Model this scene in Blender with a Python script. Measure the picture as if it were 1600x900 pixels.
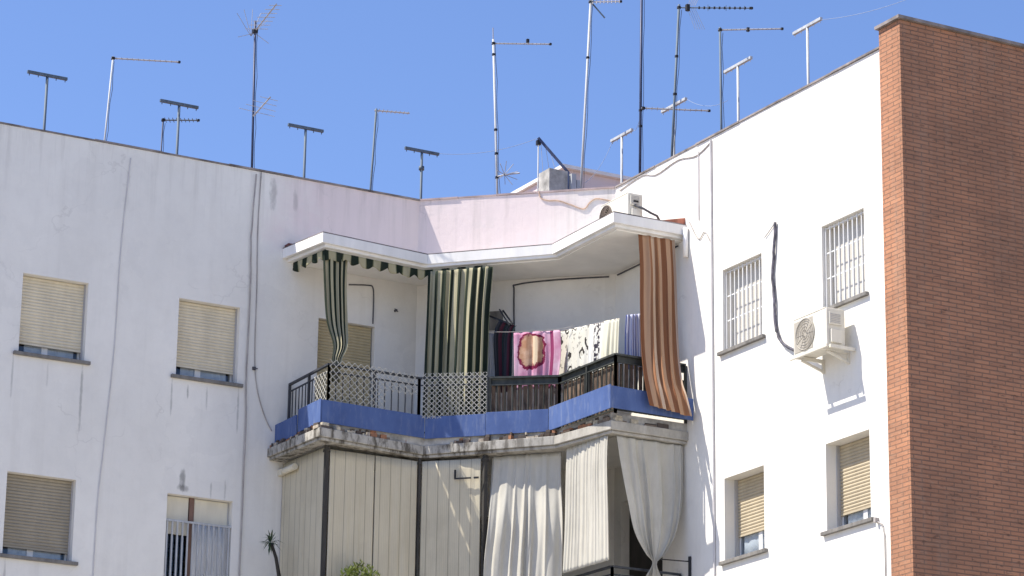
import bpy, bmesh, math, random
from mathutils import Vector, Matrix
random.seed(7)
S = bpy.context.scene
for o in list(bpy.data.objects): bpy.data.objects.remove(o)
COL = S.collection

# ---------------------------------------------------------------- camera
cam = bpy.data.cameras.new('camera'); camo = bpy.data.objects.new('camera', cam); COL.objects.link(camo)
fw = Vector((0.46303694, 0.83885388, 0.28621838)); rt = Vector((0.87344361, -0.48673799, 0.01350502)); up = Vector((-0.1506421, -0.24374229, 0.95806923))
camo.matrix_world = Matrix(((rt.x, up.x, -fw.x, -22.157), (rt.y, up.y, -fw.y, -39.0458), (rt.z, up.z, -fw.z, 1.6), (0, 0, 0, 1)))
cam.sensor_width = 36; cam.lens = 4674.5/1600*36; cam.clip_end = 4000; cam.clip_start = 0.5
S.camera = camo
S.render.resolution_x = 1024; S.render.resolution_y = 576

# ---------------------------------------------------------------- light
TOSUN = Vector((-1.17, 0.48, 1.79)).normalized()
EL = math.asin(TOSUN.z); AZ = math.atan2(TOSUN.x, TOSUN.y)
W = bpy.data.worlds.new('World'); S.world = W; W.use_nodes = True
nt = W.node_tree; nt.nodes.clear()
sky = nt.nodes.new('ShaderNodeTexSky'); sky.sky_type = 'NISHITA'; sky.sun_disc = False
sky.sun_elevation = EL; sky.sun_rotation = AZ; sky.altitude = 200; sky.air_density = 1.0; sky.dust_density = 0.4; sky.ozone_density = 4.0
bg = nt.nodes.new('ShaderNodeBackground'); bg.inputs[1].default_value = 0.115
tint = nt.nodes.new('ShaderNodeMix'); tint.data_type = 'RGBA'; tint.blend_type = 'MULTIPLY'; tint.inputs[0].default_value = 1; tint.inputs[7].default_value = (0.905, 0.925, 1.11, 1)
wo = nt.nodes.new('ShaderNodeOutputWorld')
nt.links.new(sky.outputs[0], tint.inputs[6]); nt.links.new(tint.outputs[2], bg.inputs[0]); nt.links.new(bg.outputs[0], wo.inputs[0])
sl = bpy.data.lights.new('sun', 'SUN'); sl.energy = 5.0; sl.angle = math.radians(0.5); sl.color = (1, 0.93, 0.82)
so = bpy.data.objects.new('sun', sl); COL.objects.link(so); so.rotation_euler = (-TOSUN).to_track_quat('-Z', 'Y').to_euler()
so.location = (-20, 0, 40)
S.view_settings.view_transform = 'Standard'; S.view_settings.look = 'None'; S.view_settings.gamma = 1
S.view_settings.exposure = 0.66

# ---------------------------------------------------------------- materials
def nodes(name, rough=0.7, metal=0.0, spec=0.3):
    m = bpy.data.materials.new(name); m.use_nodes = True
    n = m.node_tree; b = n.nodes['Principled BSDF']
    b.inputs['Roughness'].default_value = rough; b.inputs['Metallic'].default_value = metal
    b.inputs['Specular IOR Level'].default_value = spec
    return m, n, b
def N(n, t, **k):
    x = n.nodes.new(t)
    for a, v in k.items():
        if a.startswith('i_'):
            x.inputs[a[2:].replace('_', ' ')].default_value = v
        else: setattr(x, a, v)
    return x
def L(n, a, b): n.links.new(a, b)
def coord(n, scale=(1, 1, 1), uv=False, loc=(0, 0, 0)):
    t = N(n, 'ShaderNodeTexCoord'); m = N(n, 'ShaderNodeMapping'); m.inputs['Scale'].default_value = scale; m.inputs['Location'].default_value = loc
    if uv: L(n, t.outputs['UV'], m.inputs[0])
    else:
        g = N(n, 'ShaderNodeNewGeometry'); L(n, g.outputs['Position'], m.inputs[0])
    return m.outputs[0]
def noise(n, vec, scale, detail=5, rough=0.6):
    x = N(n, 'ShaderNodeTexNoise'); x.inputs['Scale'].default_value = scale; x.inputs['Detail'].default_value = detail; x.inputs['Roughness'].default_value = rough
    L(n, vec, x.inputs['Vector']); return x.outputs['Fac']
def ramp(n, fac, a, b, ca=0.0, cb=1.0):
    x = N(n, 'ShaderNodeMapRange'); x.inputs[1].default_value = a; x.inputs[2].default_value = b; x.inputs[3].default_value = ca; x.inputs[4].default_value = cb
    L(n, fac, x.inputs[0]); return x.outputs[0]
def mix(n, fac, a, b, mode='MIX'):
    x = N(n, 'ShaderNodeMix', data_type='RGBA', blend_type=mode)
    for s, v in ((0, fac), (6, a), (7, b)):
        if isinstance(v, (int, float)): x.inputs[s].default_value = v
        elif isinstance(v, tuple): x.inputs[s].default_value = v + (1,) if len(v) == 3 else v
        else: L(n, v, x.inputs[s])
    return x.outputs[2]
def math_(n, op, a, b=0.0, c=None):
    x = N(n, 'ShaderNodeMath', operation=op)
    for i, v in enumerate((a, b, c)):
        if v is None: continue
        if isinstance(v, (int, float)): x.inputs[i].default_value = v
        else: L(n, v, x.inputs[i])
    return x.outputs[0]
def bump(n, b, h, strength=0.3, dist=0.01):
    x = N(n, 'ShaderNodeBump'); x.inputs['Strength'].default_value = strength; x.inputs['Distance'].default_value = dist
    L(n, h, x.inputs['Height']); L(n, x.outputs[0], b.inputs['Normal'])
def sep(n, vec):
    x = N(n, 'ShaderNodeSeparateXYZ'); L(n, vec, x.inputs[0]); return x.outputs
def plain(name, col, var=0.15, scale=8, rough=0.7, metal=0.0, streak=True, spec=0.3, bmp=0.1):
    m, n, b = nodes(name, rough, metal, spec)
    v = coord(n, (1, 1, 0.25 if streak else 1)); f = noise(n, v, scale)
    d = tuple(c*(1-var*1.6) for c in col); l = tuple(min(0.95, c*(1+var)) for c in col)
    L(n, mix(n, ramp(n, f, 0.3, 0.7), d, l), b.inputs['Base Color'])
    L(n, ramp(n, f, 0.3, 0.7, rough*0.85, min(1, rough*1.15)), b.inputs['Roughness'])
    if bmp: bump(n, b, noise(n, coord(n), 60, 3), bmp, 0.004)
    return m
def plaster(name, base, pink=None):
    m, n, b = nodes(name, 0.9, 0, 0.15)
    pos = coord(n); xyz = sep(n, pos)
    big = noise(n, coord(n, (0.6, 0.6, 0.3)), 1.2, 6)
    col = mix(n, ramp(n, big, 0.3, 0.7), tuple(c*0.90 for c in base), tuple(min(0.88, c*1.03) for c in base))
    mid = noise(n, coord(n, (1, 1, 0.8)), 4.5, 6, 0.7)
    col = mix(n, ramp(n, mid, 0.45, 0.75, 0, 0.16), col, (0.52, 0.50, 0.47))
    if pink:
        # a patch of pink paint around the canopy
        fx = ramp(n, math_(n, 'ADD', xyz[0], ramp(n, noise(n, pos, 2.0), 0.3, 0.7, -0.35, 0.35)), -4.95, -4.0)
        fy = ramp(n, math_(n, 'ADD', xyz[1], ramp(n, noise(n, pos, 2.0), 0.3, 0.7, -0.2, 0.2)), -2.2, -1.2, 0.25, 1)
        fz = ramp(n, math_(n, 'ADD', xyz[2], ramp(n, noise(n, pos, 1.5), 0.3, 0.7, -0.2, 0.2)), 14.75, 15.0)
        col = mix(n, math_(n, 'MULTIPLY', math_(n, 'MULTIPLY', fx, fy), math_(n, 'MULTIPLY', fz, 0.8)), col, pink)
    # streaks of dirt running down from the coping
    st = noise(n, coord(n, (1, 1, 0.06)), 7, 4, 0.7)
    top = ramp(n, xyz[2], 14.9, 16.1, 0.0, 0.35)
    col = mix(n, math_(n, 'MULTIPLY', ramp(n, st, 0.50, 0.72), top), col, (0.30, 0.28, 0.25))
    # hairline cracks and old patch repairs
    vo = N(n, 'ShaderNodeTexVoronoi'); vo.feature = 'DISTANCE_TO_EDGE'; vo.inputs['Scale'].default_value = 0.55
    wv = N(n, 'ShaderNodeVectorMath', operation='ADD'); nz = N(n, 'ShaderNodeTexNoise'); nz.inputs['Scale'].default_value = 2.5; nz.inputs['Detail'].default_value = 6
    L(n, pos, nz.inputs['Vector']); L(n, pos, wv.inputs[0]); L(n, nz.outputs['Color'], wv.inputs[1]); L(n, wv.outputs[0], vo.inputs['Vector'])
    crk = math_(n, 'MULTIPLY', ramp(n, vo.outputs['Distance'], 0.010, 0.002), ramp(n, noise(n, pos, 0.9, 2), 0.52, 0.62, 0, 0.15))
    col = mix(n, crk, col, (0.22, 0.20, 0.18))
    v2 = N(n, 'ShaderNodeTexVoronoi'); v2.feature = 'F1'; v2.inputs['Scale'].default_value = 0.8; v2.distance = 'CHEBYCHEV'; L(n, wv.outputs[0], v2.inputs['Vector'])
    col = mix(n, ramp(n, sep(n, v2.outputs['Color'])[0], 0.70, 0.72, 0, 0.10), col, (0.55, 0.54, 0.52))
    st2 = noise(n, coord(n, (1, 1, 0.05), loc=(3, 9, 0)), 3.1, 4, 0.6)
    col = mix(n, ramp(n, st2, 0.55, 0.75, 0, 0.16), col, (0.36, 0.33, 0.28))
    # mould patches of their own shape: position, radii, strength
    for (px, pz, rx, rz, s) in ((-5.97, 11.22, 0.055, 0.20, 0.6), (-5.95, 11.08, 0.10, 0.06, 0.5), (-5.52, 11.10, 0.02, 0.14, 0.3), (-5.30, 11.12, 0.02, 0.16, 0.3), (-4.72, 15.75, 0.07, 0.28, 0.35), (-4.35, 15.7, 0.05, 0.2, 0.25),
                                (-5.95, 12.5, 0.02, 0.12, 0.5), (-5.65, 12.45, 0.02, 0.2, 0.3), (-7.58, 12.2, 0.025, 0.6, 0.4), (-8.62, 12.35, 0.02, 0.35, 0.3), (-8.1, 12.45, 0.02, 0.2, 0.2), (-6.2, 12.4, 0.018, 0.35, 0.35), (-5.15, 12.35, 0.02, 0.4, 0.35), (-8.55, 9.5, 0.02, 0.3, 0.3)):
        dx = math_(n, 'DIVIDE', math_(n, 'SUBTRACT', xyz[0], px), rx); dz = math_(n, 'DIVIDE', math_(n, 'SUBTRACT', xyz[2], pz), rz)
        r = math_(n, 'ADD', math_(n, 'MULTIPLY', dx, dx), math_(n, 'MULTIPLY', dz, dz))
        r = math_(n, 'ADD', r, ramp(n, noise(n, coord(n, (1, 1, 0.5)), 14, 4), 0.25, 0.75, -0.6, 0.6))
        only = math_(n, 'GREATER_THAN', xyz[1], -0.02)
        col = mix(n, math_(n, 'MULTIPLY', ramp(n, r, 1.0, 0.1, 0, s), only), col, (0.10, 0.10, 0.10))
    L(n, col, b.inputs['Base Color'])
    h = noise(n, pos, 14, 6, 0.7); bump(n, b, math_(n, 'ADD', h, math_(n, 'MULTIPLY', noise(n, pos, 2.2, 3), 2.0)), 0.35, 0.012)
    return m
M = {}
M['wall'] = plaster('white_render', (0.81, 0.79, 0.735), (0.71, 0.59, 0.585))
M['white'] = plain('white_paint', (0.80, 0.79, 0.76), 0.06, 5)
M['oldwhite'] = plain('weathered_white', (0.60, 0.59, 0.55), 0.2, 6)
M['soffit'] = plain('soffit_paint', (0.83, 0.81, 0.76), 0.06, 2, streak=False)
M['sill'] = plain('grey_stone', (0.20, 0.19, 0.175), 0.25, 9)
M['frame'] = plain('white_window_frame', (0.75, 0.75, 0.74), 0.05, 8, 0.4)
M['coping'] = plain('dark_coping', (0.25, 0.22, 0.21), 0.4, 3, 0.9, streak=False)
M['copinglight'] = plain('pinkish_coping', (0.42, 0.33, 0.32), 0.25, 3, 0.9, streak=False)
M['iron'] = plain('painted_iron', (0.045, 0.05, 0.06), 0.3, 12, 0.5)
M['rail2'] = plain('dark_green_iron', (0.05, 0.055, 0.05), 0.3, 12, 0.5)
M['reed'] = plain('brown_slats', (0.15, 0.105, 0.075), 0.5, 25, 0.8)
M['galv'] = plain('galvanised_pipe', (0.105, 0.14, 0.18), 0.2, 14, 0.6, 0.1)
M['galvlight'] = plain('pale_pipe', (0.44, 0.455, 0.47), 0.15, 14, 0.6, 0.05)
M['navy'] = plain('dark_steel_mast', (0.045, 0.06, 0.12), 0.3, 14, 0.5, 0.2)
M['alu'] = plain('dull_aluminium', (0.36, 0.36, 0.38), 0.12, 14, 0.6, 0.1)
M['wire'] = plain('thin_steel_wire', (0.28, 0.34, 0.45), 0.1, 14, 0.7, 0.0)
M['grillepaint'] = plain('pale_grey_grille', (0.60, 0.60, 0.585), 0.08, 14, 0.6)
M['acfan'] = plain('air_conditioner_fan_grey', (0.40, 0.37, 0.315), 0.08, 14, 0.6)
M['fanbrown'] = plain('dusty_brown_fan', (0.20, 0.16, 0.13), 0.2, 14, 0.7)
M['black'] = plain('black_plastic', (0.02, 0.02, 0.022), 0.3, 14, 0.5)
M['cable'] = plain('grey_cable', (0.40, 0.37, 0.35), 0.2, 14, 0.7)
M['hose'] = plain('taped_insulation', (0.11, 0.105, 0.13), 0.8, 7, 0.7, streak=False)
M['cabledark'] = plain('dark_cable', (0.09, 0.09, 0.10), 0.3, 14, 0.7)
M['cablepale'] = plain('painted_cable', (0.60, 0.58, 0.57), 0.1, 14, 0.8)
M['cabletan'] = plain('tan_cable', (0.50, 0.36, 0.27), 0.15, 14, 0.8)
M['acwhite'] = plain('air_conditioner_casing', (0.68, 0.65, 0.56), 0.07, 7, 0.5)
M['acgrey'] = plain('air_conditioner_grey', (0.42, 0.41, 0.40), 0.1, 7, 0.5)
M['tile'] = plain('red_tile', (0.42, 0.17, 0.11), 0.3, 9, 0.85)
M['redtile_dark'] = plain('dark_red_tile', (0.20, 0.07, 0.06), 0.3, 9, 0.85)
M['darkgap'] = plain('dark_gap_fill', (0.05, 0.047, 0.042), 0.3, 9, 0.7)  # darkness of the interior behind openings, put into the colour
M['lattice'] = plain('white_plastic_lattice', (0.46, 0.45, 0.40), 0.12, 30, 0.6)
M['concrete'] = plain('worn_concrete', (0.42, 0.41, 0.38), 0.35, 5, 0.95, streak=False, bmp=0.4)
M['roof'] = plain('roof_floor', (0.30, 0.20, 0.16), 0.3, 2, 0.95, streak=False)
M['ground'] = plain('pavement', (0.40, 0.36, 0.30), 0.2, 0.5, 0.95, streak=False, bmp=0)
M['pot'] = plain('clay_pot', (0.35, 0.15, 0.09), 0.2, 9, 0.85)
M['stem'] = plain('dark_stem', (0.045, 0.04, 0.035), 0.3, 20, 0.9)
M['leafdark'] = plain('dark_leaf', (0.04, 0.075, 0.03), 0.35, 9, 0.55)
M['leaflight'] = plain('yellow_green_leaf', (0.22, 0.27, 0.05), 0.4, 12, 0.55)
M['curtainw'] = plain('white_net_curtain', (0.76, 0.76, 0.74), 0.08, 9, 0.9)
M['brownwood'] = plain('brown_mullion', (0.20, 0.12, 0.09), 0.2, 9, 0.7)
M['cream'] = plain('cream_blind', (0.66, 0.62, 0.50), 0.08, 5, 0.7)
def blue():
    m, n, b = nodes('blue_panel', 0.6, 0, 0.15)
    v = coord(n, (1, 1, 0.4)); f = noise(n, v, 4, 6, 0.65)
    col = mix(n, ramp(n, f, 0.3, 0.7), (0.060, 0.10, 0.245), (0.092, 0.145, 0.32))
    f2 = noise(n, coord(n, (1, 1, 0.2)), 14, 4, 0.7)
    col = mix(n, ramp(n, f2, 0.52, 0.72, 0, 0.45), col, (0.22, 0.26, 0.36))
    f3 = noise(n, coord(n, (1, 1, 0.9), loc=(7, 1, 2)), 2.6, 6, 0.75); col = mix(n, ramp(n, f3, 0.5, 0.75, 0, 0.5), col, (0.055, 0.09, 0.22))
    L(n, col, b.inputs['Base Color']); bump(n, b, noise(n, coord(n), 5, 2), 0.2, 0.02); return m
M['blue'] = blue()
def glass():
    m, n, b = nodes('window_glass', 0.06, 0, 0.6)
    b.inputs['Base Color'].default_value = (0.6, 0.65, 0.7, 1)
    t = N(n, 'ShaderNodeBsdfTransparent'); t.inputs[0].default_value = (0.86, 0.89, 0.92, 1)
    g = N(n, 'ShaderNodeBsdfGlossy'); g.inputs['Roughness'].default_value = 0.05
    lw = N(n, 'ShaderNodeLayerWeight'); lw.inputs[0].default_value = 0.5
    mx = N(n, 'ShaderNodeMixShader'); L(n, math_(n, 'ADD', math_(n, 'MULTIPLY', math_(n, 'POWER', lw.outputs['Facing'], 5.0), 0.9), 0.05), mx.inputs[0]); L(n, t.outputs[0], mx.inputs[1]); L(n, g.outputs[0], mx.inputs[2])
    L(n, mx.outputs[0], n.nodes['Material Output'].inputs[0]); return m
M['glass'] = glass()
def shutter(name, col):
    m, n, b = nodes(name, 0.6, 0, 0.3)
    f = noise(n, coord(n, (1, 1, 0.3)), 5, 5); f2 = noise(n, coord(n, (0.5, 0.5, 16)), 3, 2)
    c = mix(n, ramp(n, f, 0.3, 0.7), tuple(x*0.86 for x in col), tuple(x*1.05 for x in col))
    c = mix(n, ramp(n, f2, 0.4, 0.7, 0, 0.2), c, tuple(x*0.6 for x in col))
    L(n, c, b.inputs['Base Color']); return m
M['shutter'] = shutter('cream_shutter', (0.70, 0.63, 0.48))
M['shuttersun'] = shutter('sand_shutter', (0.47, 0.40, 0.28))
M['shutterdark'] = shutter('brown_shutter', (0.34, 0.30, 0.23))
M['shuttertan'] = shutter('tan_shutter', (0.50, 0.42, 0.26))
M['shutterwhite'] = shutter('white_shutter', (0.58, 0.555, 0.50))
def brick():
    m, n, b = nodes('red_brick', 0.92, 0, 0.15)
    uv = coord(n, uv=True)
    t = N(n, 'ShaderNodeTexBrick'); L(n, uv, t.inputs['Vector'])
    t.inputs['Scale'].default_value = 1.0; t.inputs['Mortar Size'].default_value = 0.007; t.inputs['Mortar Smooth'].default_value = 0.3
    t.inputs['Brick Width'].default_value = 0.25; t.inputs['Row Height'].default_value = 0.058; t.inputs['Bias'].default_value = -0.1
    t.inputs['Color1'].default_value = (0.39, 0.20, 0.122, 1); t.inputs['Color2'].default_value = (0.33, 0.168, 0.105, 1); t.inputs['Mortar'].default_value = (0.21, 0.135, 0.10, 1)
    f = noise(n, coord(n, (1, 1, 2.5)), 2.5, 6, 0.7)
    c = mix(n, ramp(n, f, 0.3, 0.7), t.outputs[0], mix(n, 1.0, t.outputs[0], (1.35, 1.25, 1.15), 'MULTIPLY'))
    c = mix(n, ramp(n, noise(n, coord(n, (1, 1, 0.6), loc=(2, 2, 2)), 0.7, 4, 0.6), 0.4, 0.65, 0, 0.45), c, (0.20, 0.115, 0.078))
    c = mix(n, ramp(n, noise(n, coord(n, (1, 1, 0.10), loc=(8, 2, 2)), 2.2, 4, 0.6), 0.55, 0.75, 0, 0.35), c, (0.40, 0.29, 0.22))
    f2 = noise(n, coord(n, (3, 3, 14)), 1.6, 3, 0.6)
    c = mix(n, ramp(n, f2, 0.55, 0.75, 0, 0.35), c, (0.40, 0.27, 0.19))
    f3 = noise(n, coord(n, (4, 4, 12), loc=(5, 2, 1)), 1.7, 2, 0.6)
    c = mix(n, ramp(n, f3, 0.63, 0.74, 0, 0.6), c, (0.12, 0.07, 0.05))
    L(n, c, b.inputs['Base Color'])
    h = math_(n, 'ADD', math_(n, 'MULTIPLY', t.outputs[1], -1.0), math_(n, 'MULTIPLY', noise(n, coord(n), 30, 4), 0.35))
    bump(n, b, h, 1.0, 0.02); return m
M['brick'] = brick()
def cloth(name, colfn, transl=0.3, rough=0.95, weave=300):
    m, n, b = nodes(name, rough, 0, 0.1)
    uv = coord(n, uv=True)
    c = colfn(n, uv)
    L(n, c, b.inputs['Base Color'])
    tr = N(n, 'ShaderNodeBsdfTranslucent'); L(n, c, tr.inputs[0])
    mx = N(n, 'ShaderNodeMixShader'); mx.inputs[0].default_value = transl
    L(n, b.outputs[0], mx.inputs[1]); L(n, tr.outputs[0], mx.inputs[2]); L(n, mx.outputs[0], n.nodes['Material Output'].inputs[0])
    bump(n, b, noise(n, coord(n, (1, 1, 0.4)), 22, 4), 0.25, 0.01)
    return m
def stripes(bands, period, dirt=0.2):
    # bands: list of (start 0..1, colour), in order
    def fn(n, uv):
        u = sep(n, uv)[0]
        f = math_(n, 'FRACT', math_(n, 'DIVIDE', u, period))
        cr = N(n, 'ShaderNodeValToRGB'); cr.color_ramp.interpolation = 'CONSTANT'
        e = cr.color_ramp.elements; e[0].position = bands[0][0]; e[0].color = bands[0][1]+(1,); e[1].position = bands[1][0]; e[1].color = bands[1][1]+(1,)
        for p, c in bands[2:]:
            x = e.new(p); x.color = c+(1,)
        L(n, f, cr.inputs[0])
        return mix(n, ramp(n, noise(n, coord(n, (1, 1, 0.5)), 5, 5), 0.35, 0.75, 0, dirt), cr.outputs[0], (0.12, 0.11, 0.08))
    return fn
GD = (0.022, 0.035, 0.026); GL = (0.52, 0.48, 0.32); GM = (0.20, 0.21, 0.12)
M['greenstripe'] = cloth('green_striped_canvas', stripes([(0, GD), (0.44, GM), (0.49, GL), (0.95, GM)], 0.26), 0.25)
M['brownstripe'] = cloth('brown_striped_canvas', stripes([(0, (0.28, 0.125, 0.065)), (0.22, (0.56, 0.36, 0.23)), (0.42, (0.38, 0.19, 0.10)), (0.55, (0.66, 0.51, 0.38)), (0.72, (0.42, 0.22, 0.12)), (0.88, (0.60, 0.40, 0.26))], 0.60, 0.1), 0.25)
def beige(c0, c1):
    def fn(n, uv):
        c = mix(n, ramp(n, noise(n, coord(n, (1, 1, 0.3)), 3, 6, 0.7), 0.3, 0.7), c0, c1)
        return mix(n, ramp(n, noise(n, coord(n, (1, 1, 0.7), loc=(4, 4, 4)), 1.6, 6, 0.7), 0.5, 0.8, 0, 0.4), c, tuple(x*0.6 for x in c0))
    return fn
M['beige'] = cloth('beige_canvas', beige((0.54, 0.52, 0.455), (0.66, 0.64, 0.57)), 0.22)
def awn(n, uv):
    u = sep(n, uv)[0]
    f = math_(n, 'FRACT', math_(n, 'DIVIDE', u, 0.165))
    c = beige((0.58, 0.525, 0.39), (0.68, 0.62, 0.47))(n, uv)
    k = math_(n, 'COMPARE', f, 0.5, 0.035)
    c = mix(n, math_(n, 'MULTIPLY', k, 0.55), c, (0.20, 0.17, 0.13))
    f2 = math_(n, 'FRACT', math_(n, 'DIVIDE', u, 0.0275))
    return mix(n, math_(n, 'MULTIPLY', math_(n, 'GREATER_THAN', f2, 0.5), 0.10), c, (0.25, 0.22, 0.17))
M['awning'] = cloth('ribbed_beige_canvas', awn, 0.12)
def pinkfn(n, uv):
    s = sep(n, uv)
    base = mix(n, ramp(n, noise(n, uv, 3, 4), 0.4, 0.6), (0.62, 0.28, 0.41), (0.74, 0.50, 0.60))
    dx = math_(n, 'DIVIDE', math_(n, 'SUBTRACT', s[0], 0.25), 0.20); dy = math_(n, 'DIVIDE', math_(n, 'SUBTRACT', s[1], 0.30), 0.27)
    r = math_(n, 'ADD', math_(n, 'SQRT', math_(n, 'ADD', math_(n, 'MULTIPLY', dx, dx), math_(n, 'MULTIPLY', dy, dy))), ramp(n, noise(n, uv, 5, 4), 0.3, 0.7, -0.22, 0.22))
    c = mix(n, math_(n, 'LESS_THAN', r, 1.0), base, (0.20, 0.02, 0.06))
    c = mix(n, ramp(n, r, 0.86, 0.78), c, mix(n, ramp(n, noise(n, uv, 7, 3), 0.4, 0.6), (0.46, 0.25, 0.15), (0.60, 0.40, 0.28)))
    band = math_(n, 'MULTIPLY', math_(n, 'COMPARE', s[0], 0.30, 0.035), math_(n, 'LESS_THAN', r, 0.8))
    c = mix(n, band, c, (0.74, 0.60, 0.42))
    c = mix(n, math_(n, 'COMPARE', s[0], 0.53, 0.022), c, (0.28, 0.05, 0.13)); return c
M['pinktowel'] = cloth('pink_towel', pinkfn, 0.15)
def scrib(sd, ys=1.0):
    def fn(n, uv):
        mp = N(n, 'ShaderNodeMapping'); mp.inputs['Location'].default_value = (sd, sd*0.7, 0); L(n, uv, mp.inputs[0])
        v = N(n, 'ShaderNodeTexVoronoi'); v.feature = 'F1'; v.inputs['Scale'].default_value = 4.6; L(n, mp.outputs[0], v.inputs['Vector'])
        r = math_(n, 'ADD', v.outputs['Distance'], ramp(n, noise(n, mp.outputs[0], 9, 2), 0.3, 0.7, -0.12, 0.12))
        ring = math_(n, 'COMPARE', r, 0.32, 0.075)
        msk = math_(n, 'GREATER_THAN', noise(n, mp.outputs[0], 6, 1), 0.40)
        g = math_(n, 'GREATER_THAN', noise(n, mp.outputs[0], 12, 3), 0.60)
        ring = math_(n, 'MAXIMUM', math_(n, 'MULTIPLY', ring, msk), math_(n, 'MULTIPLY', g, 0.55))
        return mix(n, ring, mix(n, ramp(n, noise(n, mp.outputs[0], 2, 3), 0.3, 0.7), (0.58, 0.57, 0.50), (0.68, 0.67, 0.61)), (0.045, 0.042, 0.04))
    return fn
M['printsheet'] = cloth('printed_white_sheet', scrib(1.3), 0.15)
def bandtowel(n, uv):
    s = sep(n, uv)
    k = math_(n, 'MULTIPLY', math_(n, 'COMPARE', s[0], 0.22, 0.10), math_(n, 'GREATER_THAN', noise(n, uv, 13, 2), 0.5))
    return mix(n, k, (0.74, 0.73, 0.68), (0.06, 0.055, 0.07))
M['bandtowel'] = cloth('towel_with_dark_print', bandtowel, 0.15)
M['creamtowel'] = cloth('cream_towel', beige((0.66, 0.64, 0.50), (0.76, 0.74, 0.62)), 0.15)
M['bluestripe'] = cloth('blue_striped_shirt', stripes([(0, (0.20, 0.24, 0.50)), (0.25, (0.66, 0.68, 0.78)), (0.6, (0.22, 0.26, 0.55)), (0.72, (0.72, 0.72, 0.80))], 0.10, 0.05), 0.2)
M['jacket'] = cloth('dark_garment', stripes([(0, (0.03, 0.035, 0.045)), (0.5, (0.07, 0.02, 0.035)), (0.8, (0.02, 0.04, 0.045))], 0.20, 0.1), 0.03)
M['paleshirt'] = cloth('pale_grey_cloth', beige((0.42, 0.42, 0.42), (0.52, 0.52, 0.52)), 0.15)
def rubble():
    m, n, b = nodes('broken_tile', 0.95, 0, 0.1)
    g = N(n, 'ShaderNodeNewGeometry'); cr = N(n, 'ShaderNodeValToRGB'); cr.color_ramp.interpolation = 'CONSTANT'
    e = cr.color_ramp.elements; e[0].color = (0.10, 0.075, 0.06, 1); e[1].position = 0.2; e[1].color = (0.42, 0.20, 0.11, 1)
    for p, c in ((0.38, (0.52, 0.45, 0.36)), (0.55, (0.28, 0.22, 0.17)), (0.7, (0.12, 0.10, 0.09)), (0.85, (0.60, 0.54, 0.42))):
        x = e.new(p); x.color = c+(1,)
    L(n, g.outputs['Random Per Island'], cr.inputs[0])
    L(n, mix(n, ramp(n, noise(n, coord(n), 25, 4), 0.35, 0.7, 0, 0.6), cr.outputs[0], (0.09, 0.08, 0.07)), b.inputs['Base Color'])
    bump(n, b, noise(n, coord(n), 40, 4), 0.6, 0.01); return m
M['rubble'] = rubble()
def fascia_old():
    m, n, b = nodes('stained_concrete_fascia', 0.95, 0, 0.1)
    f = noise(n, coord(n, (1, 1, 0.3)), 6, 6, 0.75); xyz = sep(n, coord(n))
    c = mix(n, ramp(n, f, 0.3, 0.7), (0.33, 0.315, 0.28), (0.50, 0.48, 0.43))
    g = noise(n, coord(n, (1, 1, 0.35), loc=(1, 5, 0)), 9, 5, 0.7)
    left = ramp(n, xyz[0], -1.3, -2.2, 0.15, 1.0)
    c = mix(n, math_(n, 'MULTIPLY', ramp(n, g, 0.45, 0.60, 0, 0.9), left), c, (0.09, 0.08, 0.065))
    L(n, c, b.inputs['Base Color']); bump(n, b, f, 0.6, 0.02); return m
M['fascia'] = fascia_old()

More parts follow.
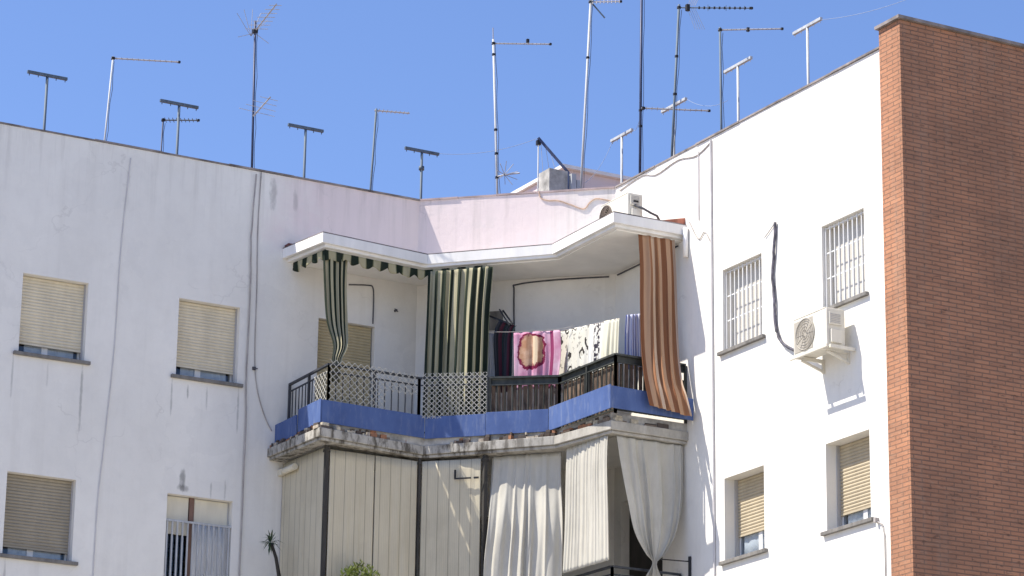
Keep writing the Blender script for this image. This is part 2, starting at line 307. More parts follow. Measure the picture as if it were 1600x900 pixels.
# ---------------------------------------------------------------- mesh helpers
def boxuv(me):
    uv = me.uv_layers.new(name='UVMap')
    for p in me.polygons:
        nn = p.normal
        for li in p.loop_indices:
            c = me.vertices[me.loops[li].vertex_index].co
            if abs(nn.z) > 0.8: uv.data[li].uv = (c.x, c.y)
            elif abs(nn.x) > abs(nn.y): uv.data[li].uv = (c.y, c.z)
            else: uv.data[li].uv = (c.x, c.z)
class MB:
    def __init__(s): s.bm = bmesh.new(); s.uvs = None
    def box(s, a, b, mat=None):
        vs = [Vector((x, y, z)) for x in (a[0], b[0]) for y in (a[1], b[1]) for z in (a[2], b[2])]
        if mat: vs = [mat @ v for v in vs]
        v = [s.bm.verts.new(p) for p in vs]
        for f in ((0, 1, 3, 2), (4, 6, 7, 5), (0, 4, 5, 1), (2, 3, 7, 6), (0, 2, 6, 4), (1, 5, 7, 3)): s.bm.faces.new([v[i] for i in f])
        return s
    def beam(s, a, b, w, h=None, upv=(0, 0, 1)):
        a = Vector(a); b = Vector(b); h = w if h is None else h
        d = (b-a).normalized(); u = Vector(upv)
        if abs(d.dot(u)) > 0.98: u = Vector((1, 0, 0))
        x = d.cross(u).normalized(); y = x.cross(d)
        pts = []
        for p in (a, b):
            for i, j in ((-1, -1), (1, -1), (1, 1), (-1, 1)): pts.append(s.bm.verts.new(p+x*i*w/2+y*j*h/2))
        for f in ((0, 3, 2, 1), (4, 5, 6, 7), (0, 1, 5, 4), (1, 2, 6, 5), (2, 3, 7, 6), (3, 0, 4, 7)): s.bm.faces.new([pts[i] for i in f])
        return s
    def tube(s, pts, r, n=8, r2=None):
        pts = [Vector(p) for p in pts]; rings = []
        for i, p in enumerate(pts):
            d = (pts[min(i+1, len(pts)-1)]-pts[max(i-1, 0)]).normalized()
            u = Vector((0, 0, 1)) if abs(d.z) < 0.9 else Vector((1, 0, 0))
            x = d.cross(u).normalized(); y = x.cross(d)
            rr = r if r2 is None else r+(r2-r)*i/(len(pts)-1)
            rings.append([s.bm.verts.new(p+x*math.cos(2*math.pi*k/n)*rr+y*math.sin(2*math.pi*k/n)*rr) for k in range(n)])
        for a, b in zip(rings, rings[1:]):
            for k in range(n): f = s.bm.faces.new((a[k], a[(k+1) % n], b[(k+1) % n], b[k])); f.smooth = n > 6
        s.bm.faces.new(rings[0][::-1]); s.bm.faces.new(rings[-1]); return s
    def prism(s, poly, z0, z1):
        a = [s.bm.verts.new((x, y, z0)) for x, y in poly]; b = [s.bm.verts.new((x, y, z1)) for x, y in poly]; n = len(poly)
        s.bm.faces.new(a[::-1]); s.bm.faces.new(b)
        for i in range(n): s.bm.faces.new((a[i], a[(i+1) % n], b[(i+1) % n], b[i]))
        return s
    def band(s, path, w, z0, z1):
        # strip of wall following a plan path, thickness w on its inner (left-hand) side
        inn = offset(path, w)
        for i in range(len(path)-1):
            s.prism([path[i], path[i+1], inn[i+1], inn[i]], z0, z1)
        return s
    def build(s, name, mat, parent=None, bevel=0, smooth=False, solid=0):
        bmesh.ops.recalc_face_normals(s.bm, faces=s.bm.faces[:])
        me = bpy.data.meshes.new(name); s.bm.to_mesh(me); s.bm.free()
        boxuv(me); me.materials.append(M[mat] if isinstance(mat, str) else mat)
        if smooth:
            for p in me.polygons: p.use_smooth = True
        o = bpy.data.objects.new(name, me); COL.objects.link(o)
        if parent:
            o.parent = parent; 
            o.matrix_parent_inverse = Matrix.Translation(-wloc(parent))
        if bevel:
            m = o.modifiers.new('bevel', 'BEVEL'); m.width = bevel; m.segments = 2; m.limit_method = 'ANGLE'
        return o
def wloc(o):
    v = o.location.copy()
    return v
def offset(path, w):
    out = []; P = [Vector(p) for p in path]
    for i, p in enumerate(P):
        ns = []
        for a, b in ((i-1, i), (i, i+1)):
            if a < 0 or b >= len(P): continue
            d = (P[b]-P[a]).normalized(); ns.append(Vector((-d.y, d.x)))
        n = sum(ns, Vector((0, 0))).normalized(); k = 1/max(0.3, n.dot(ns[0])); out.append(tuple(p+n*w*k))
    return out
def thing(name, label, cat, loc=(0, 0, 0), group=None):
    o = bpy.data.objects.new(name, None); COL.objects.link(o); o.location = loc; o.empty_display_size = 0.2
    return tag(o, label, cat, group)
def tag(o, label, cat, group=None):
    o['label'] = label; o['category'] = cat
    if group: o['group'] = group
    return o
def cable(name, pts, r, mat, label, cat='cable', group=None, n=6, wob=0):
    P = []
    V = [Vector(p) for p in pts]
    for i in range(len(V)-1):
        k = 6
        p0 = V[max(i-1, 0)]; p1 = V[i]; p2 = V[i+1]; p3 = V[min(i+2, len(V)-1)]
        for j in range(k):
            t = j/k
            q = 0.5*((2*p1)+(p2-p0)*t+(2*p0-5*p1+4*p2-p3)*t*t+(3*p1-p0-3*p2+p3)*t**3)
            if wob: q = q+Vector((random.uniform(-wob, wob), random.uniform(-wob, wob), 0))
            P.append(q)
    P.append(V[-1])
    return tag(MB().tube(P, r, n).build(name, mat), label, cat, group)

# planes of the facades: left wall is y=0, right wall is x=0, a slanted wall joins them
def PL(s, d, z): return (s, d, z)
def PR(s, d, z): return (d, s, z)
C0 = Vector((-2.26, 0)); CE = (Vector((0, -2.11))-C0); CLN = CE.length; CE.normalize(); CN = Vector((-CE.y, CE.x))
def PC(s, d, z): p = C0+CE*s+CN*d; return (p.x, p.y, z)
def wall_sheet(P, s0, s1, z0, z1, holes, t):
    bm = bmesh.new()
    ss = sorted({s0, s1} | {h[0] for h in holes} | {h[1] for h in holes}); zz = sorted({z0, z1} | {h[2] for h in holes} | {h[3] for h in holes})
    def q(*p): bm.faces.new([bm.verts.new(P(*x)) for x in p])
    for a, b in zip(ss, ss[1:]):
        for c, d in zip(zz, zz[1:]):
            m = ((a+b)/2, (c+d)/2)
            if any(h[0] < m[0] < h[1] and h[2] < m[1] < h[3] for h in holes): continue
            q((a, 0, c), (b, 0, c), (b, 0, d), (a, 0, d)); q((a, t, c), (a, t, d), (b, t, d), (b, t, c))
    for a, b, c, d in list(holes)+[(s0, s1, z0, z1)]:
        q((a, 0, c), (a, t, c), (a, t, d), (a, 0, d)); q((b, 0, c), (b, t, c), (b, t, d), (b, 0, d))
        q((a, 0, c), (b, 0, c), (b, t, c), (a, t, c)); q((a, 0, d), (b, 0, d), (b, t, d), (a, t, d))
    bmesh.ops.remove_doubles(bm, verts=bm.verts[:], dist=0.0005)
    mb = MB(); mb.bm.free(); mb.bm = bm; return mb
def pbox(mb, P, a, b):
    p = P(*a); q = P(*b)
    vs = [P(s, d, z) for s in (a[0], b[0]) for d in (a[1], b[1]) for z in (a[2], b[2])]
    v = [mb.bm.verts.new(x) for x in vs]
    for f in ((0, 1, 3, 2), (4, 6, 7, 5), (0, 4, 5, 1), (2, 3, 7, 6), (0, 2, 6, 4), (1, 5, 7, 3)): mb.bm.faces.new([v[i] for i in f])
    return mb

# ---------------------------------------------------------------- ground
g = MB(); 
v = [g.bm.verts.new(p) for p in ((-1500, -1500, 0), (1500, -1500, 0), (1500, 1500, 0), (-1500, 1500, 0))]; g.bm.faces.new(v)
go = g.build('ground', 'ground'); go['kind'] = 'structure'

# ---------------------------------------------------------------- apartment building
B = thing('apartment_building', 'white rendered apartment building with corner balconies, roller shutters and a red brick end wall', 'building', (0, 0, 0))
T = 0.26
WL = [(-8.55, -7.56, 12.73, 13.90), (-6.15, -5.18, 12.73, 13.90), (-8.60, -7.58, 9.82, 11.00), (-6.19, -5.17, 8.96, 10.98)]
DL = (-3.90, -2.96, 11.97, 13.94); DL2 = (-3.90, -2.96, 9.06, 11.03)
WR = [(-6.05, -5.06, 12.79, 13.99), (-8.47, -7.50, 12.79, 13.97), (-6.05, -5.07, 9.80, 10.97), (-8.49, -7.51, 9.78, 10.96), (-3.45, -2.30, 9.06, 11.15)]
ZT = 16.06
DC = (0.95, 2.25, 9.06, 11.03)
wall_sheet(PL, -14, -2.26, 0, ZT, WL+[DL, DL2], T).build('wall', 'wall', B)['label'] = 'white rendered left wing wall with dirt streaks'
wall_sheet(PC, 0, CLN, 0, ZT, [DC], T).build('wall', 'wall', B)['label'] = 'short pinkish white wall slanting across the inner corner'
wall_sheet(PR, -8.96, -2.11, 0, ZT, WR, T).build('wall', 'wall', B)['label'] = 'bright sunlit white right wing wall'
mb = MB(); mb.box((-0.05, -9.42, 0), (9, -8.96, 16.30)); mb.build('brick_wall', 'brick', B)['label'] = 'red brick end wall of the right wing'
for a_, b_ in (((-14.0, 9, 0), (9, 9.25, 16.0)), ((8.75, -8.95, 0), (9.0, 8.99, 16.0)), ((-14.25, 0.3, 0), (-14.0, 9, 16.0))): MB().box(a_, b_).build('rear_wall', 'wall', B)
mb = MB(); mb.prism([(-14, 0.27), (-2.3, 0.27), (0.27, -2.05), (0.27, -8.95), (8.74, -8.95), (8.74, 8.99), (-14, 8.99)], 15.0, 15.2); mb.build('roof', 'roof', B)
mb = MB(); mb.prism([(-13.9, 0.28), (-2.3, 0.28), (0.28, -2.05), (0.28, -8.9), (8.7, -8.9), (8.7, 8.9), (-13.9, 8.9)], 8.7, 8.9); mb.build('floor_slab', 'concrete', B)
mb = MB(); mb.prism([(-13.9, 0.28), (-2.3, 0.28), (0.28, -2.05), (0.28, -8.9), (8.7, -8.9), (8.7, 8.9), (-13.9, 8.9)], 11.7, 11.9); mb.build('floor_slab', 'concrete', B)
# parapet coping: slightly uneven lengths of thin tile
def coping(path, name, mat, w=0.30, t=0.028, z=ZT, lab=None, seg=1.0):
    mb = MB()
    for (x0, y0), (x1, y1) in zip(path, path[1:]):
        a = Vector((x0, y0)); b = Vector((x1, y1)); d = b-a; Ln = d.length; d.normalize(); n = Vector((-d.y, d.x)); k = max(1, int(Ln/seg))
        for i in range(k):
            p = a+d*(Ln*i/k+0.002); q = a+d*(Ln*(i+1)/k-0.002); o1 = random.uniform(0.012, 0.03); dz = random.uniform(-0.004, 0.004)
            mb.prism([tuple(p-n*o1), tuple(q-n*o1), tuple(q+n*w), tuple(p+n*w)], z+0.002+dz, z+t+dz)
    o = mb.build(name, mat, B)
    if lab: o['label'] = lab
coping([(-14, 0), (-2.26, 0)], 'coping', 'coping', lab='dark coping of the left wing')
coping([(-2.25, 0), (-0.01, -2.10)], 'coping', 'copinglight', lab='pinkish coping across the corner', seg=0.6)
coping([(0, -2.12), (0, -8.955)], 'coping', 'coping', lab='thin dark coping of the sunlit right wing')
mb = MB(); mb.box((-0.10, -9.47, 16.302), (9, -8.93, 16.345)); mb.build('coping', 'coping', B)['label'] = 'dark coping on the brick end wall'

def slats(P, s0, s1, z0, z1, d, pitch=0.046):
    mb = MB(); z = z1; k = 0
    while z > z0+0.005:
        zb = max(z0, z-pitch); h = z-zb
        prof = [(d+0.006, z), (d-0.003, z-0.12*h), (d-0.009, z-0.5*h), (d-0.003, z-0.86*h), (d+0.006, zb)]
        for (d0, za), (d1, zc) in zip(prof, prof[1:]):
            mb.bm.faces.new([mb.bm.verts.new(P(*x)) for x in ((s0, d0, za), (s1, d0, za), (s1, d1, zc), (s0, d1, zc))])
        z -= pitch
    pbox(mb, P, (s0, d+0.007, z0), (s1, d+0.016, z1))
    pbox(mb, P, (s0, d-0.012, z0-0.03), (s1, d+0.014, z0-0.001))
    return mb
def drape(name, rows, mat, folds, parent=None, nu=90, nv=24, seed=0, width=None, ripple=0.5, solid=0.004, nrm=None, hem=0.0, phase=0.0, vlen=None):
    """rows: (A, B, amplitude) from top to bottom; cloth waves between the two rails"""
    rnd = random.Random(seed); ph = [rnd.uniform(0, 6.28) for _ in range(6)]
    R = [(Vector(a), Vector(b), am) for a, b, am in rows]; bm = bmesh.new(); uvl = bm.loops.layers.uv.new('UVMap'); grid = []
    W0 = width or (R[0][1]-R[0][0]).length*1.3
    tot = [0]
    for i in range(1, len(R)): tot.append(tot[-1]+(((R[i][0]+R[i][1])-(R[i-1][0]+R[i-1][1]))/2).length)
    for j in range(nv+1):
        t = j/nv; dd = t*tot[-1]
        i = max(k for k in range(len(tot)) if tot[k] <= dd+1e-9); i = min(i, len(R)-2)
        f = (dd-tot[i])/(tot[i+1]-tot[i]); 
        def cr(idx, pick):
            p = [pick(R[max(0, min(len(R)-1, idx+k))]) for k in (-1, 0, 1, 2)]
            return 0.5*((2*p[1])+(p[2]-p[0])*f+(2*p[0]-5*p[1]+4*p[2]-p[3])*f*f+(3*p[1]-p[0]-3*p[2]+p[3])*f**3)
        A = cr(i, lambda r: r[0]); Bb = cr(i, lambda r: r[1]); am = max(0, cr(i, lambda r: r[2]))
        d = (Bb-A); n = Vector((d.y, -d.x, 0)).normalized() if nrm is None else Vector(nrm)
        dn = d.normalized(); row = []
        for k in range(nu+1):
            u = k/nu; w = u+0.25/folds*math.sin(2*math.pi*u*1.7+ph[0])+0.12/folds*math.sin(2*math.pi*u*4.3+ph[1])
            s = math.sin(2*math.pi*folds*w+phase+ripple*math.sin(2.2*t+ph[2]+5*u)); s2 = math.sin(2*math.pi*folds*0.5*w+ph[3]+1.5*t*ripple)
            off = am*(0.8*s+0.35*s2)+am*0.25*math.sin(2*math.pi*folds*2.3*w+ph[4]+3*t)
            p = A+d*u+n*off+dn*am*0.35*math.cos(2*math.pi*folds*w+phase)
            if hem and j > nv-3: p.z += hem*math.sin(2*math.pi*folds*w+ph[5])*(j-nv+3)/3
            row.append((bm.verts.new(p), u*W0, dd if vlen is None else t*vlen))
        grid.append(row)
    for a, b in zip(grid, grid[1:]):
        for k in range(nu):
            qd = (a[k], a[k+1], b[k+1], b[k]); f = bm.faces.new([x[0] for x in qd]); f.smooth = True
            for lp, x in zip(f.loops, qd): lp[uvl].uv = (x[1], x[2])
    me = bpy.data.meshes.new(name); bm.to_mesh(me); bm.free(); me.materials.append(M[mat])
    o = bpy.data.objects.new(name, me); COL.objects.link(o)
    if parent: o.parent = parent; o.matrix_parent_inverse = Matrix.Translation(-wloc(parent))
    if solid: m = o.modifiers.new('thickness', 'SOLIDIFY'); m.thickness = solid; m.offset = 0
    return o
def window(P, h, drop, smat, lab, sill=True, grille=False, curtain=True, mull=0.45, sillmat='sill', df=0.17, sill_ext=0.08, so_=0.045):
    s0, s1, z0, z1 = h; d = df
    mb = MB(); w = 0.045
    pbox(mb, P, (s0, d, z0), (s0+w, d+0.05, z1)); pbox(mb, P, (s1-w, d, z0), (s1, d+0.05, z1))
    pbox(mb, P, (s0+w, d, z0), (s1-w, d+0.05, z0+w)); pbox(mb, P, (s0+w, d, z1-w), (s1-w, d+0.05, z1))
    mid = s0+(s1-s0)*mull; pbox(mb, P, (mid-0.045, d-0.004, z0+w), (mid+0.045, d+0.045, z1-w))
    f = mb.build('window', 'frame', B); f['label'] = lab
    mb = MB(); pbox(mb, P, (s0+w, d+0.003, z0+w), (s1-w, d+0.009, z1-w)); mb.build('pane', 'glass', f)
    if curtain:
        drape('net_curtain', [(P(s0+0.14, d+0.024, z1-0.05), P(s1-0.10, d+0.024, z1-0.05), 0.005), (P(s0+0.14, d+0.024, z0+0.02), P(s1-0.10, d+0.024, z0+0.02), 0.006)], 'curtainw', 5, f, 70, 4, seed=len(lab)*7 % 100)
    if smat:
        zs = z1-(z1-z0)*drop
        slats(P, s0+0.02, s1-0.02, zs, z1-0.004, d-so_).build('shutter', smat, f)
        for xa, xb in ((s0+0.001, s0+0.022), (s1-0.022, s1-0.001)):
            mb = MB(); pbox(mb, P, (xa, d-0.07, z0+0.001), (xb, d-0.02, z1-0.001)); mb.build('shutter_track', 'acgrey', f)
    if sill:
        mb = MB(); pbox(mb, P, (s0-sill_ext, -0.055, z0-0.045), (s1+sill_ext, -0.003, z0+0.004)); pbox(mb, P, (s0+0.002, -0.003, z0-0.003), (s1-0.002, d-0.002, z0+0.006)); mb.build('sill', sillmat, f, 0.004)
    if grille:
        mb = MB(); pbox(mb, P, (s0+0.05, d-0.03, z0+0.012), (s1-0.004, d-0.012, z1-0.004)); mb.build('blind', 'shutterwhite', f)
        mb = MB(); nb = 9
        for i in range(nb+1):
            x = s0+0.02+(s1-s0-0.04)*i/nb; pbox(mb, P, (x-0.007, 0.045, z0+0.01), (x+0.007, 0.059, z1-0.01))
        for z in (z0+0.03, z0+(z1-z0)*0.38, z0+(z1-z0)*0.68, z1-0.03): pbox(mb, P, (s0+0.003, 0.060, z-0.008), (s1-0.003, 0.067, z+0.008))
        mb.build('grille', 'frame', f)
    return f
window(PL, WL[0], 0.84, 'shutter', 'window with cream shutter nearly down, upper left of the left wing')
window(PL, WL[1], 0.83, 'shutter', 'window with cream shutter nearly down, beside the left drainpipe', mull=0.42)
window(PL, WL[2], 0.86, 'shutterdark', 'window with dark brownish shutter, lowest on the far left')
window(PR, WR[0], 1.0, None, 'window with white bars near the balcony', grille=True, df=0.21)
window(PR, WR[1], 1.0, None, 'window with white bars above the air conditioner', grille=True, df=0.21)
window(PR, WR[2], 0.67, 'shuttersun', 'window with cream shutter, lower left of the right wing', df=0.235, so_=0.02)
window(PR, WR[3], 0.78, 'shuttersun', 'window with cream shutter and open gap, lower right by the brick wall', df=0.235, so_=0.02)
# tall left window with guard rail
h = WL[3]; s0, s1, z0, z1 = h
mb = MB()
for a, b in ((s0, s0+0.05), (s1-0.05, s1)): pbox(mb, PL, (a, 0.15, z0), (b, 0.2, z1))
pbox(mb, PL, (s0+0.05, 0.15, z1-0.05), (s1-0.05, 0.2, z1))
f = mb.build('window', 'frame', B); f['label'] = 'tall window with cream blind and barred guard rail, lower left wing'
mb = MB(); pbox(mb, PL, (-5.80, 0.10, z0), (-5.73, 0.148, z1-0.003)); mb.build('mullion', 'brownwood', f)
mb = MB(); pbox(mb, PL, (s0+0.05, 0.17, z0), (s1-0.05, 0.18, z1-0.05)); mb.build('pane', 'glass', f)
mb = MB(); pbox(mb, PL, (s0+0.03, 0.115, 10.42), (-5.81, 0.135, z1-0.01)); mb.build('blind', 'cream', f, 0.004)
mb = MB(); pbox(mb, PL, (-5.72, 0.115, 10.62), (s1-0.03, 0.135, z1-0.01)); mb.build('blind', 'cream', f, 0.004)
drape('net_curtain', [(PL(-5.72, 0.13, 10.61), PL(s1-0.06, 0.13, 10.61), 0.012), (PL(-5.72, 0.13, 9.0), PL(s1-0.06, 0.13, 9.0), 0.014)], 'curtainw', 6, f, 70, 4, seed=4)
mb = MB()
for i in range(13):
    x = s0+0.03+(s1-s0-0.06)*i/12; pbox(mb, PL, (x-0.011, 0.02, 9.6), (x+0.011, 0.042, 10.6))
for z in (10.60, 9.62): pbox(mb, PL, (s0+0.003, 0.014, z-0.014), (s1-0.003, 0.048, z+0.014))
mb.build('guard_rail', 'galvlight', f)
# balcony doors with shutters
for hh, sm, lb in ((DL, 'shuttertan', 'balcony door with closed tan shutter behind the green curtain'), (DL2, 'shuttertan', 'shuttered door behind the beige awnings')):
    s0, s1, z0, z1 = hh
    mb = MB(); pbox(mb, PL, (s0, 0.14, z0), (s0+0.05, 0.2, z1)); pbox(mb, PL, (s1-0.05, 0.14, z0), (s1, 0.2, z1)); pbox(mb, PL, (s0+0.05, 0.14, z1-0.05), (s1-0.05, 0.2, z1))
    f = mb.build('balcony_door', 'frame', B); f['label'] = lb
    slats(PL, s0+0.02, s1-0.02, z0+0.05, z1-0.004, 0.09).build('shutter', sm, f)
mb = MB(); pbox(mb, PR, (-3.44, 0.14, 9.06), (-2.31, 0.2, 11.14)); mb.build('balcony_door', 'darkgap', B)['label'] = 'dark doorway behind the knotted beige curtain'
s0, s1, z0, z1 = DC
mb = MB(); pbox(mb, PC, (s0, 0.14, z0), (s1, 0.2, z1)); mb.build('balcony_door', 'shutterdark', B)['label'] = 'dark door behind the lower beige curtains'

# stair hut and chimney on the roof
mb = MB(); mb.box((0.80, 0.86, 15.2), (3.3, 3.2, 17.38)); h_ = mb.build('stair_hut', 'wall', B); h_['label'] = 'white stair hut on the roof with a pale roof edge'
mb = MB(); mb.box((0.74, 0.78, 17.382), (3.36, 3.26, 17.44)); mb.build('hut_coping', 'white', h_)
mb = MB(); mb.box((-0.35, -0.69, 15.202), (-0.02, -0.36, 16.74)); c_ = mb.build('chimney', 'concrete', B); c_['label'] = 'grey concrete chimney block behind the corner parapet'
MB().box((0.02, -0.75, 15.2), (0.10, -0.67, 16.70)).build('vent_pipe', 'galvlight', c_); MB().box((0.13, -0.72, 15.2), (0.19, -0.66, 16.62)).build('vent_pipe', 'galvlight', c_)

# ---------------------------------------------------------------- upper canopy
CAN = [(-4.45, -0.0), (-4.30, -1.0), (-2.57, -0.83), (-1.15, -2.33), (-1.17, -4.05), (0.0, -4.06)]
def slabpoly(path): return path+[(0.0, -2.11), (-2.26, 0.0)]
def inset(path, w): return offset(path, w)
def shrink(path, w):
    q = offset(path, w); q[0] = (q[0][0], path[0][1]-0.001); q[-1] = (path[-1][0]-0.001, q[-1][1]); return q
Cn = Vector((0.0015, 0.0015))
mb = MB(); mb.prism([(x-0.001 if x == 0 else x, y-0.001 if y == 0 else y) for x, y in slabpoly(CAN)], 14.72, 14.86)
cp = mb.build('canopy', 'white', B, 0.006); cp['label'] = 'white concrete canopy over the upper balcony'
mb = MB(); mb.band([(CAN[0][0], -0.002)]+CAN[1:-1]+[(-0.002, CAN[-1][1])], 0.09, 14.862, 14.90); mb.build('canopy_edge', 'white', cp)
q = [(-4.53, -0.003), (-4.37, -1.06), (-2.545, -0.885), (-1.205, -2.305), (-1.225, -4.105), (-0.003, -4.115)]
mb = MB(); mb.band(q, 0.055, 14.765, 14.915); mb.build('canopy_fascia', 'white', cp, 0.004)
mb = MB(); mb.prism(shrink([(CAN[0][0], -0.003)]+CAN[1:-1]+[(-0.003, CAN[-1][1])], 0.07)+[(-0.003, -2.115), (-2.265, -0.003)], 14.70, 14.718); mb.build('soffit', 'soffit', cp)
mb = MB()
mb.box((-4.50, -0.14, 14.87), (-4.14, -0.003, 14.975)); mb.build('roof_tile', 'redtile_dark', cp)['label'] = 'dark red tile ends at the left wall'
mb = MB()
v = [mb.bm.verts.new(p) for p in ((-0.42, -4.08, 14.935), (-0.003, -4.08, 14.935), (-0.003, -4.08, 15.04), (-0.42, -3.5, 14.935), (-0.003, -3.5, 14.935), (-0.003, -3.5, 15.04))]
for f_ in ((0, 1, 2), (3, 5, 4), (0, 3, 4, 1), (1, 4, 5, 2), (0, 2, 5, 3)): mb.bm.faces.new([v[i] for i in f_])
mb.build('roof_tile', 'tile', cp)['label'] = 'red tiles at the right wall'
mb = MB(); mb.band([(x, y) for x, y in q], 0.10, 14.917, 14.93); mb.build('drip_edge', 'coping', cp)

# ---------------------------------------------------------------- upper balcony
BLU = [(-4.53, 0.0), (-4.52, -1.50), (-2.81, -1.43), (-1.49, -2.74), (-1.42, -4.36), (-0.02, -4.33)]
FAS = [(-4.66, -0.003), (-4.58, -1.62), (-2.80, -1.38), (-1.50, -2.93), (-1.29, -4.16), (-0.003, -4.15)]
RAIL = [(-4.34, -0.02), (-4.35, -1.38), (-2.88, -1.36), (-1.24, -2.62), (-1.17, -4.08), (-0.02, -4.10)]
def make_slab(dz, first):
    mb = MB(); mb.prism([(-4.46, -0.002), (-4.45, -1.44), (-2.80, -1.37), (-1.40, -2.78), (-1.24, -4.08), (-0.002, -4.10), (-0.002, -2.112), (-2.262, -0.002)], 11.78+dz, 11.96+dz)
    b = mb.build('balcony', 'concrete', B); b['label'] = 'upper balcony wrapping the inner corner, blue panels round its edge' if first else 'lower balcony closed in by beige awnings and curtains'
    mb = MB(); mb.band(FAS, 0.20, 11.70+dz, 11.83+dz); mb.band(shrink(FAS, 0.035), 0.20, 11.655+dz, 11.698+dz); mb.build('cornice', 'fascia', b, 0.008)
    mb = MB(); mb.prism([(-4.46, -0.004), (-4.40, -1.42), (-2.80, -1.26), (-1.40, -2.8), (-1.18, -4.0), (-0.004, -4.0), (-0.004, -2.114), (-2.264, -0.004)], 11.70+dz, 11.778+dz); mb.build('soffit', 'soffit', b)
    return b
bal = make_slab(0, True); bal2 = make_slab(-2.9, False)
# crumbling tiles between cornice and panels
mb = MB(); rr = random.Random(3)
P_ = FAS
for (x0, y0), (x1, y1) in zip(P_, P_[1:]):
    a = Vector((x0, y0)); b = Vector((x1, y1)); d = (b-a); Ln = d.length; d.normalize(); n = Vector((-d.y, d.x)); t = 0
    while t < Ln-0.03:
        w = rr.uniform(0.04, 0.14) if a.x < -2 else rr.uniform(0.08, 0.28); w = min(w, Ln-t)
        hgt = rr.uniform(0.025, 0.075); o_ = rr.uniform(0.01, 0.09); p = a+d*t+n*o_; q2 = a+d*(t+w-0.012)+n*(o_+rr.uniform(-0.015, 0.015))
        mb.prism([tuple(p), tuple(q2), tuple(q2+n*0.14), tuple(p+n*0.14)], 11.832, 11.832+hgt)
        if rr.random() < 0.7: mb.prism([tuple(p+n*0.03+d*0.01), tuple(q2+n*0.02), tuple(q2+n*0.13), tuple(p+n*0.13)], 11.834+hgt, 11.834+hgt+rr.uniform(0.02, 0.045))
        t += w
mb.build('broken_tile_edge', 'rubble', bal)['label'] = 'crumbling brick and tile edge under the blue panels'
def panel(p, q_, z0, z1, lab, t=0.02, tilt=0.0):
    a = Vector(p); b = Vector(q_); d = (b-a).normalized(); n = Vector((-d.y, d.x)); mb = MB()
    vs = []
    for z, k in ((z0, -tilt), (z1, 0)):
        vs.append([mb.bm.verts.new((v.x, v.y, z)) for v in (a+n*k, b+n*k, b+n*(k+t), a+n*(k+t))])
    lo, hi = vs; mb.bm.faces.new(lo[::-1]); mb.bm.faces.new(hi)
    for i in range(4): mb.bm.faces.new((lo[i], lo[(i+1) % 4], hi[(i+1) % 4], hi[i]))
    o = mb.build('fascia_panel', 'blue', bal, 0.003); o['label'] = lab
Z0, Z1 = 11.935, 12.27
panel((-4.55, -0.01), (-4.55, -0.74), 11.90, 12.20, 'shaded blue side panel against the left wall')
panel((-4.525, -0.745), (-4.525, -1.50), Z0, Z1+0.01, 'blue end panel with a sunlit patch')
panel((-4.50, -1.50), (-2.815, -1.43), Z0, Z1, 'long dark blue front panel')
panel((-2.81, -1.432), (-2.16, -2.08), Z0-0.01, Z1-0.02, 'blue slanted panel, half in shadow')
panel((-2.158, -2.083), (-1.49, -2.74), Z0, Z1, 'slanted blue panel')
panel((-1.487, -2.745), (-1.42, -4.355), Z0+0.01, Z1+0.02, 'bright sunlit blue panel')
panel((-1.417, -4.36), (-0.03, -4.33), Z0+0.02, Z1, 'darker blue right end panel')
# railing
def railing(parent, path, ztop, zbot, mat, bal_gap=0.11, lab=None, skip=()):
    mb = MB(); r = 0.016
    for i, (a, b) in enumerate(zip(path, path[1:])):
        if i in skip: continue
        a = Vector(a); b = Vector(b); Ln = (b-a).length; k = max(2, int(Ln/bal_gap))
        mb.beam((a.x, a.y, ztop), (b.x, b.y, ztop), 0.045, 0.028)
        mb.beam((a.x, a.y, ztop-0.11), (b.x, b.y, ztop-0.11), 0.022, 0.018); mb.beam((a.x, a.y, zbot+0.06), (b.x, b.y, zbot+0.06), 0.022, 0.022)
        for j in range(1, k):
            p = a+(b-a)*j/k; mb.beam((p.x, p.y, zbot+0.06), (p.x, p.y, ztop-0.11), 0.013)
        for p in ((a, b) if Ln < 1.3 else (a, (a+b)/2, b)): mb.beam((p.x, p.y, zbot), (p.x, p.y, ztop-0.014), 0.034)
    o = mb.build('railing', mat, parent)
    if lab: o['label'] = lab
    return o
railing(bal, RAIL[:3]+[(-2.06, -1.99)], 12.84, 11.96, 'iron', lab='dark iron railing behind the white lattice')
railing(bal, [(-2.055, -1.994)]+RAIL[3:], 12.82, 11.96, 'rail2', lab='dark iron railing with brown slats')
mb = MB()
for i, (a, b) in enumerate(zip([(-2.05, -1.99)]+RAIL[3:-1], RAIL[3:])):
    a = Vector(a); b = Vector(b); d = (b-a).normalized(); n = Vector((-d.y, d.x)); Ln = (b-a).length
    mb.beam((a.x+n.x*0.03, a.y+n.y*0.03, 12.76), (b.x+n.x*0.03, b.y+n.y*0.03, 12.76), 0.012, 0.10)
mb.build('top_board', 'rail2', bal)['label'] = 'dark board along the right half of the railing'
mb = MB(); rr = random.Random(5)
for i, (a, b) in enumerate(zip([(-2.05, -1.99)]+RAIL[3:-1], RAIL[3:])):
    a = Vector(a); b = Vector(b); d = (b-a).normalized(); n = Vector((-d.y, d.x)); Ln = (b-a).length; t = 0.02
    while t < Ln-0.06:
        p = a+d*t+n*0.045; q2 = p+d*0.058; mb.prism([tuple(p), tuple(q2), tuple(q2+n*0.012), tuple(p+n*0.012)], 12.02, 12.71+rr.uniform(-.01, .01)); t += 0.078
mb.build('slat_infill', 'reed', bal)['label'] = 'brown upright slats filling the railing'
railing(bal2, [(-1.18, -2.95), (-1.14, -3.96), (-0.03, -3.97)], 9.80, 9.06, 'iron', lab='dark iron railing of the lower balcony')
LB = thing('lower_balcony_marker', '', '') if False else None

